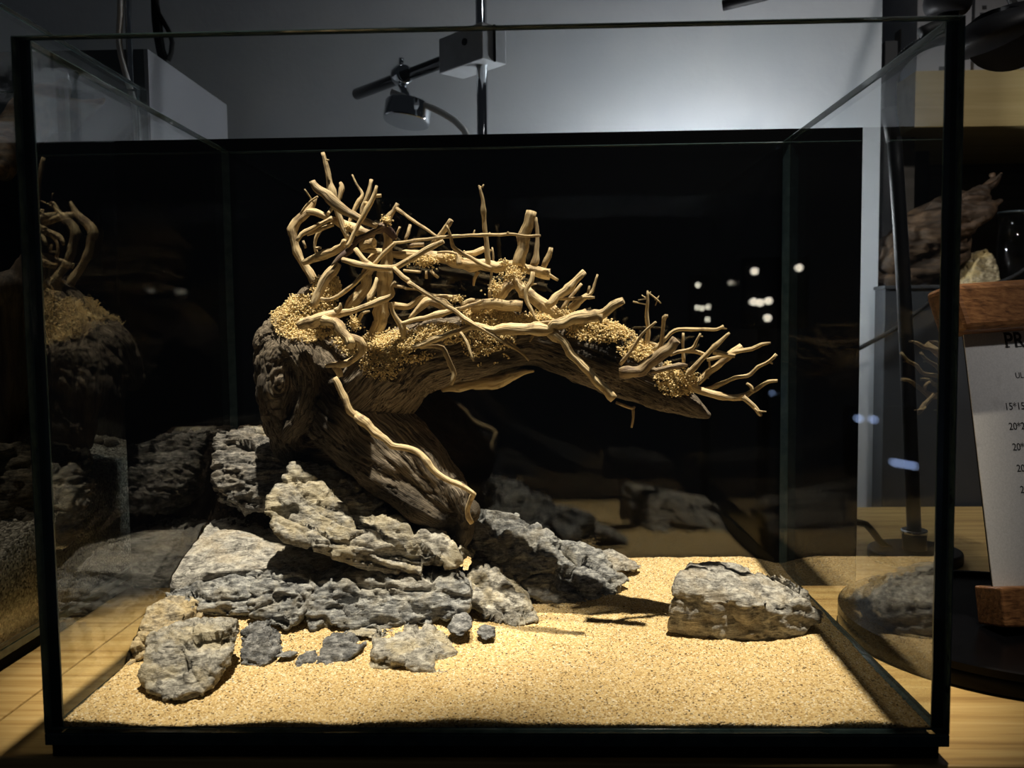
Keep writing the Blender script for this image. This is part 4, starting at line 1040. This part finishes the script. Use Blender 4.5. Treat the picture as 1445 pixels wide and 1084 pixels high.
# black knob shaped clip lamp hanging into the top edge
kn = empty('clip_lamp', P(1337, 20, .45), 'black rounded clip lamp partly seen above the right rim', 'lamp')
bm = bmesh.new(); bmesh.ops.create_uvsphere(bm, u_segments=24, v_segments=14, radius=1.0)
for v in bm.verts: v.co = Vector((v.co.x*.022, v.co.y*.02, max(-.6, min(.6, v.co.z))*.018))
bm.transform(Matrix.Translation(Vector(P(1337, 4, .45)))); link('shade', from_bm(bm), 'plastic_black', kn, None, True)
cyl('neck', P(1337, 16, .45), P(1340, 44, .45), .010, 'plastic_black', kn, 16, r1=.007)
tube('arm', [P(1337, 0, .45), P(1340, -60, .46), P(1345, -200, .55)], .006, 'plastic_black', kn, 12, .03)
tag(tube('black_cable', [P(1415, -30, .5), P(1428, 2, .5), P(1446, 24, .5), P(1475, 40, .5)], .004, 'rubber_black'), 'black cable crossing above the gooseneck lamp head', 'cable')
tag(tube('hanging_rod', [P(1020, 8, .52), P(1100, -12, .50), P(1200, -40, .48)], .0055, 'plastic_black', sides=14), 'dark rod tip hanging high before the grey wall', 'rod')

# ------------------------------------------------------------------ shelf unit at the far right
SHY = .74
sh = empty('shelf_unit', (0.70, .85, -0.76), 'light wood shelf with grey uprights behind the gooseneck lamp', 'shelf')
a, c_ = P(1292, 100, SHY), P(1292, 180, SHY)
box('plank', (a[0], SHY, c_[2]), (1.35, 1.02, a[2]), 'shelf_wood', sh, .001)
box('upright', (P(1240, 300, SHY)[0], SHY-.012, -0.76), (P(1258, 300, SHY)[0], SHY+.02, P(1240, 62, SHY)[2]), 'post_grey', sh, .001)
box('upright', (P(1290, 300, .90)[0], .90, -0.76), (P(1310, 300, .90)[0], .95, c_[2]), 'post_grey', sh, .001)
box('side_board', (P(1266, 300, .80)[0], .80, -0.76), (P(1290, 300, .80)[0], .82, P(1280, 40, .80)[2]), 'back_wood', sh, .001)
tops = a[2]
for (x0, x1, ytop, dy, lab) in ((1293, 1372, -60, .0, 'white carton on the shelf directly behind the gooseneck'), (1374, 1560, -70, .015, 'white carton on the shelf behind the lamp head')):
    p0, p1 = P(x0, 50, SHY+.01+dy), P(x1, 50, SHY+.01+dy)
    e = empty('carton', ((p0[0]+p1[0])/2, SHY+.08, tops), lab, 'box')
    box('body', (p0[0]+.001, SHY+.01+dy, tops+.0005), (p1[0]-.001, SHY+.20, P(x0, ytop, SHY)[2]), 'card_white', e, .001)
    for (mx, my, mw, mh) in (((1300, 36, 16, 4), (1303, 52, 22, 4), (1325, 94, 26, 5), (1340, 92, 20, 4)) if x0 < 1300 else ((1386, 8, 6, 5), (1383, 18, 20, 4), (1397, 90, 10, 10), (1430, 86, 8, 14), (1380, 34, 8, 6))):
        m0 = P(mx, my, SHY+.0098+dy); m1 = P(mx+mw, my+mh, SHY+.0098+dy)
        box('print_mark', (m0[0], SHY+.0094+dy, m1[2]), (m1[0], SHY+.01005+dy, m0[2]), 'ink_grey', e)

# grey cabinet block with a driftwood piece on top
CBY = .58
c0 = P(1232, 402, CBY)
cbt = empty('grey_cabinet', (0.62, CBY+.07, -0.76), 'dark grey cabinet behind the price sign with driftwood lying on top', 'cabinet')
box('body', (0.428, CBY+.03, -0.76), (1.2, CBY+.14, c0[2]-.004), 'grey_panel', cbt, .001)
box('lid', (0.426, CBY+.026, c0[2]-.004), (1.205, CBY+.142, c0[2]), 'grey_panel', cbt, .0008)
tag(tube('draped_cable', [P(1212, 492, CBY+.02), P(1265, 463, CBY+.02), P(1310, 428, CBY+.02), P(1345, 412, CBY+.02), P(1400, 402, CBY+.01), P(1440, 385, CBY), P(1475, 355, CBY)], .0026, 'rubber_black'), 'black cable draped across the grey cabinet front', 'cable')
DY = CBY+.075
o = driftwood('driftwood_piece', '', [[(1228, 385, DY, 10), (1262, 360, DY, 24), (1300, 330, DY, 30), (1340, 310, DY, 32), (1370, 290, DY, 24), (1392, 265, DY, 11), (1412, 247, DY, 4)],
                                     [(1360, 310, DY-.01, 22), (1390, 296, DY-.012, 14), (1408, 284, DY-.012, 7)], [(1222, 397, DY, 7), (1270, 388, DY, 12), (1320, 375, DY, 18), (1350, 345, DY, 20)], [(1380, 280, DY, 9), (1400, 258, DY+.01, 5), (1402, 248, DY+.01, 3)]], 'dark_driftwood', 0.0018, 11, .009, fl=(22, 60, 60))
tag(o, 'long dark brown driftwood piece lying on the grey cabinet', 'driftwood')
gl = empty('glass_jar', P(1425, 400, .66), 'small clear glass vase beside the driftwood piece', 'vase')
b0 = P(1428, 400, .66); cyl('wall', (b0[0], .66, c0[2]+.0005), (b0[0], .66, P(1428, 300, .66)[2]), .018, 'neighbour_glass', gl, 28)
cyl('rim', (b0[0], .66, P(1428, 302, .66)[2]), (b0[0], .66, P(1428, 299, .66)[2]), .0186, 'bottle_glass', gl, 28)
# tan stone pieces by the vase
rock('tan_stone', 'blurred tan stone between driftwood piece and glass vase', [[(1372, 402, .64), (1376, 370, .645), (1392, 352, .65), (1408, 366, .645), (1412, 402, .64)]], 'rock_yellow', .02, .0014, 0.8, (0, 0, 1), 1, 41, intank=False)

# ------------------------------------------------------------------ price sign on a black round tray
tr = empty('round_tray', (0.345, .172, TZ), 'glossy black round tray under the price sign', 'tray')
cyl('plate', (0.347, .172, TZ), (0.347, .172, TZ+.012), .112, 'gloss_black', tr, 96, bevel=.002)
bm = bmesh.new(); segs = 96
for k_ in range(segs):
    a0, a1 = k_*2*math.pi/segs, (k_+1)*2*math.pi/segs
    q = []
    for (rr, zz) in ((.1085, .012), (.1085, .0155), (.112, .0155), (.112, .011)):
        q.append((rr, zz))
    for i in range(3):
        f = [(.347+q[i][0]*math.cos(a0), .172+q[i][0]*math.sin(a0), TZ+q[i][1]), (.347+q[i][0]*math.cos(a1), .172+q[i][0]*math.sin(a1), TZ+q[i][1]),
             (.347+q[i+1][0]*math.cos(a1), .172+q[i+1][0]*math.sin(a1), TZ+q[i+1][1]), (.347+q[i+1][0]*math.cos(a0), .172+q[i+1][0]*math.sin(a0), TZ+q[i+1][1])]
        bm.faces.new([bm.verts.new(v) for v in f])
bmesh.ops.remove_doubles(bm, verts=bm.verts[:], dist=1e-6)
link('raised_rim', from_bm(bm), 'gloss_black', tr)

SB = PZ(1400, 878, TZ+.0185)
yaw, lean = math.radians(16), math.radians(13)
nrm = np.array([math.sin(yaw)*math.cos(lean), -math.cos(yaw)*math.cos(lean), math.sin(lean)])
def SP(px, py, off=0.0):                     # pixel -> point on the leaning sign face, off towards the viewer
    d = ray(px, py); o = SB+nrm*off
    return CAM+d*(((o-CAM)@nrm)/(d@nrm))
sg = empty('price_sign', SB, 'price list on grey paper held by brown wooden bars, standing on the black tray', 'sign')
def slab(name, quad, off0, off1, mat, parent, bevel=0.0):
    bm = bmesh.new(); vs = []
    for off in (off0, off1):
        for (x, y) in quad: vs.append(bm.verts.new(tuple(SP(x, y, 0)+nrm*off)))
    n = len(quad)
    bm.faces.new(vs[:n]); bm.faces.new(vs[n:])
    for i in range(n): bm.faces.new([vs[i], vs[(i+1) % n], vs[n+(i+1) % n], vs[n+i]])
    if bevel: bmesh.ops.bevel(bm, geom=bm.edges[:], offset=bevel, segments=3, affect='EDGES', profile=0.5)
    return link(name, from_bm(bm), mat, parent)
slab('backing_plate', [(1356, 440), (1620, 425), (1620, 850), (1404, 850)], -.0015, 0.0, 'plastic_black', sg)
slab('paper', [(1355, 440), (1620, 425), (1620, 848), (1403, 848)], .0, .0006, 'paper', sg)
slab('top_bar', [(1318, 408), (1640, 386), (1646, 452), (1340, 474)], -.012, .016, 'sign_wood', sg, .005)
slab('bottom_bar', [(1396, 828), (1640, 820), (1640, 884), (1402, 884)], -.014, .010, 'sign_wood', sg, .0015)
def lettering(text, px, py, h, bold=0.0, serif=False):
    """px, py: baseline left in the photograph, h: capital height in pixels"""
    cu = bpy.data.curves.new('t', 'FONT'); cu.body = text; cu.size = 1.0; cu.offset = bold; cu.extrude = 0.0
    o = bpy.data.objects.new('t', cu); COL.objects.link(o)
    dg = bpy.context.evaluated_depsgraph_get(); dg.update()
    me = bpy.data.meshes.new_from_object(o.evaluated_get(dg)); bpy.data.objects.remove(o)
    o0 = SP(px, py); ex = SP(px+40, py-1.6)-o0; ex /= np.linalg.norm(ex)
    ey = np.cross(nrm, ex); ey = ey if ey[2] > 0 else -ey
    sc = h*np.linalg.norm(SP(px, py-10)-o0)/10/0.70
    co, _ = co_no(me)
    V = o0+nrm*0.00075+co[:, :1]*sc*ex+co[:, 1:2]*sc*ey
    F = [tuple(p.vertices) for p in me.polygons]
    V = [tuple(v) for v in V]
    if serif:
        for (sx0, sx1, sy0, sy1) in serif:
            b0 = len(V)
            for (u_, v_) in ((sx0, sy0), (sx1, sy0), (sx1, sy1), (sx0, sy1)): V.append(tuple(o0+nrm*0.00078+u_*sc*ex+v_*sc*ey))
            F.append((b0, b0+1, b0+2, b0+3))
    me2 = from_data(V, F); link('lettering', me2, 'ink', sg)
lettering('PR', 1417, 491, 21, .022, [(0.02, 0.28, 0.0, 0.05), (0.02, 0.2, 0.66, 0.705), (0.66, 0.93, 0.0, 0.05), (0.66, 0.85, 0.66, 0.705), (1.02, 1.3, 0.0, .05)])
for t_, x_, y_, h_ in (('UL', 1432, 534, 8), ('15*15', 1417, 579, 10), ('20*2', 1423, 607, 10), ('20*', 1428, 636, 10), ('20', 1434, 666, 10), ('2', 1439, 696, 10)):
    lettering(t_, x_, y_, h_, .008)

# ------------------------------------------------------------------ shop lights behind the camera, seen as reflections in the panes
def led_bar(name, label, pix, plane, dist, mat, r, body):
    pts = []
    for (x, y) in pix:
        d = ray(x, y); d /= np.linalg.norm(d); h = CAM+d*((plane-CAM[1])/d[1]); d2 = d*np.array([1, -1, 1])
        pts.append(h+d2*dist)
    pts = np.array(pts); c = pts.mean(0)
    e = empty(name, (c[0], c[1], -0.76), label, 'lamp', 'LED lamps across the shop aisle')
    cyl('post', (c[0], c[1]-.03, -0.755), (c[0], c[1]-.03, c[2]), .012, 'plastic_black', e, 14)
    cyl('foot', (c[0], c[1]-.03, -0.76), (c[0], c[1]-.03, -.75), .08, 'plastic_black', e, 24)
    lo, hi = pts.min(0), pts.max(0)
    box('housing', (lo[0]-.02, c[1]-.03, lo[2]-.02), (hi[0]+.02, c[1]-.012, hi[2]+.02), 'plastic_black', e, .003)
    for p in pts:
        p = np.array([p[0], c[1]-.008, p[2]])
        bm = bmesh.new(); bmesh.ops.create_icosphere(bm, subdivisions=2, radius=r, matrix=Matrix.Translation(Vector(p)))
        link('led', from_bm(bm), mat, e, None, True)
led_bar('led_lamp', 'warm white LED lamp on a post across the aisle', [(985, 434), (992, 435), (1001, 433), (1000, 451), (1034, 398), (986, 402)], .2826, 1.5, 'led_warm', .0075, 0)
led_bar('led_lamp', 'bluish LED lamp on a post across the aisle', [(1268, 655), (1278, 657), (1288, 659), (1298, 661), (1210, 590), (1232, 592)], 0.0, 1.2, 'led_cool', .008, 0)

# small lamp hidden behind the black board that washes the grey wall
ul = empty('wall_washer', (0.22, 0.525, TZ), 'small black lamp behind the backdrop board shining on the grey wall', 'lamp')
cyl('foot', (0.22, 0.525, TZ), (0.22, 0.525, TZ+.01), .035, 'plastic_black', ul, 28, bevel=.002)
cyl('stem', (0.22, 0.525, TZ+.01), (0.22, 0.525, .262), .005, 'plastic_black', ul, 14)
cyl('cup', (0.22, 0.525, .262), (0.22, 0.531, .285), .014, 'plastic_black', ul, 24, r1=.02)
bm = bmesh.new(); bmesh.ops.create_icosphere(bm, subdivisions=3, radius=.012, matrix=Matrix.Translation(Vector((0.22, 0.537, .300))))
link('bulb', from_bm(bm), 'bulb_glow', ul, None, True)
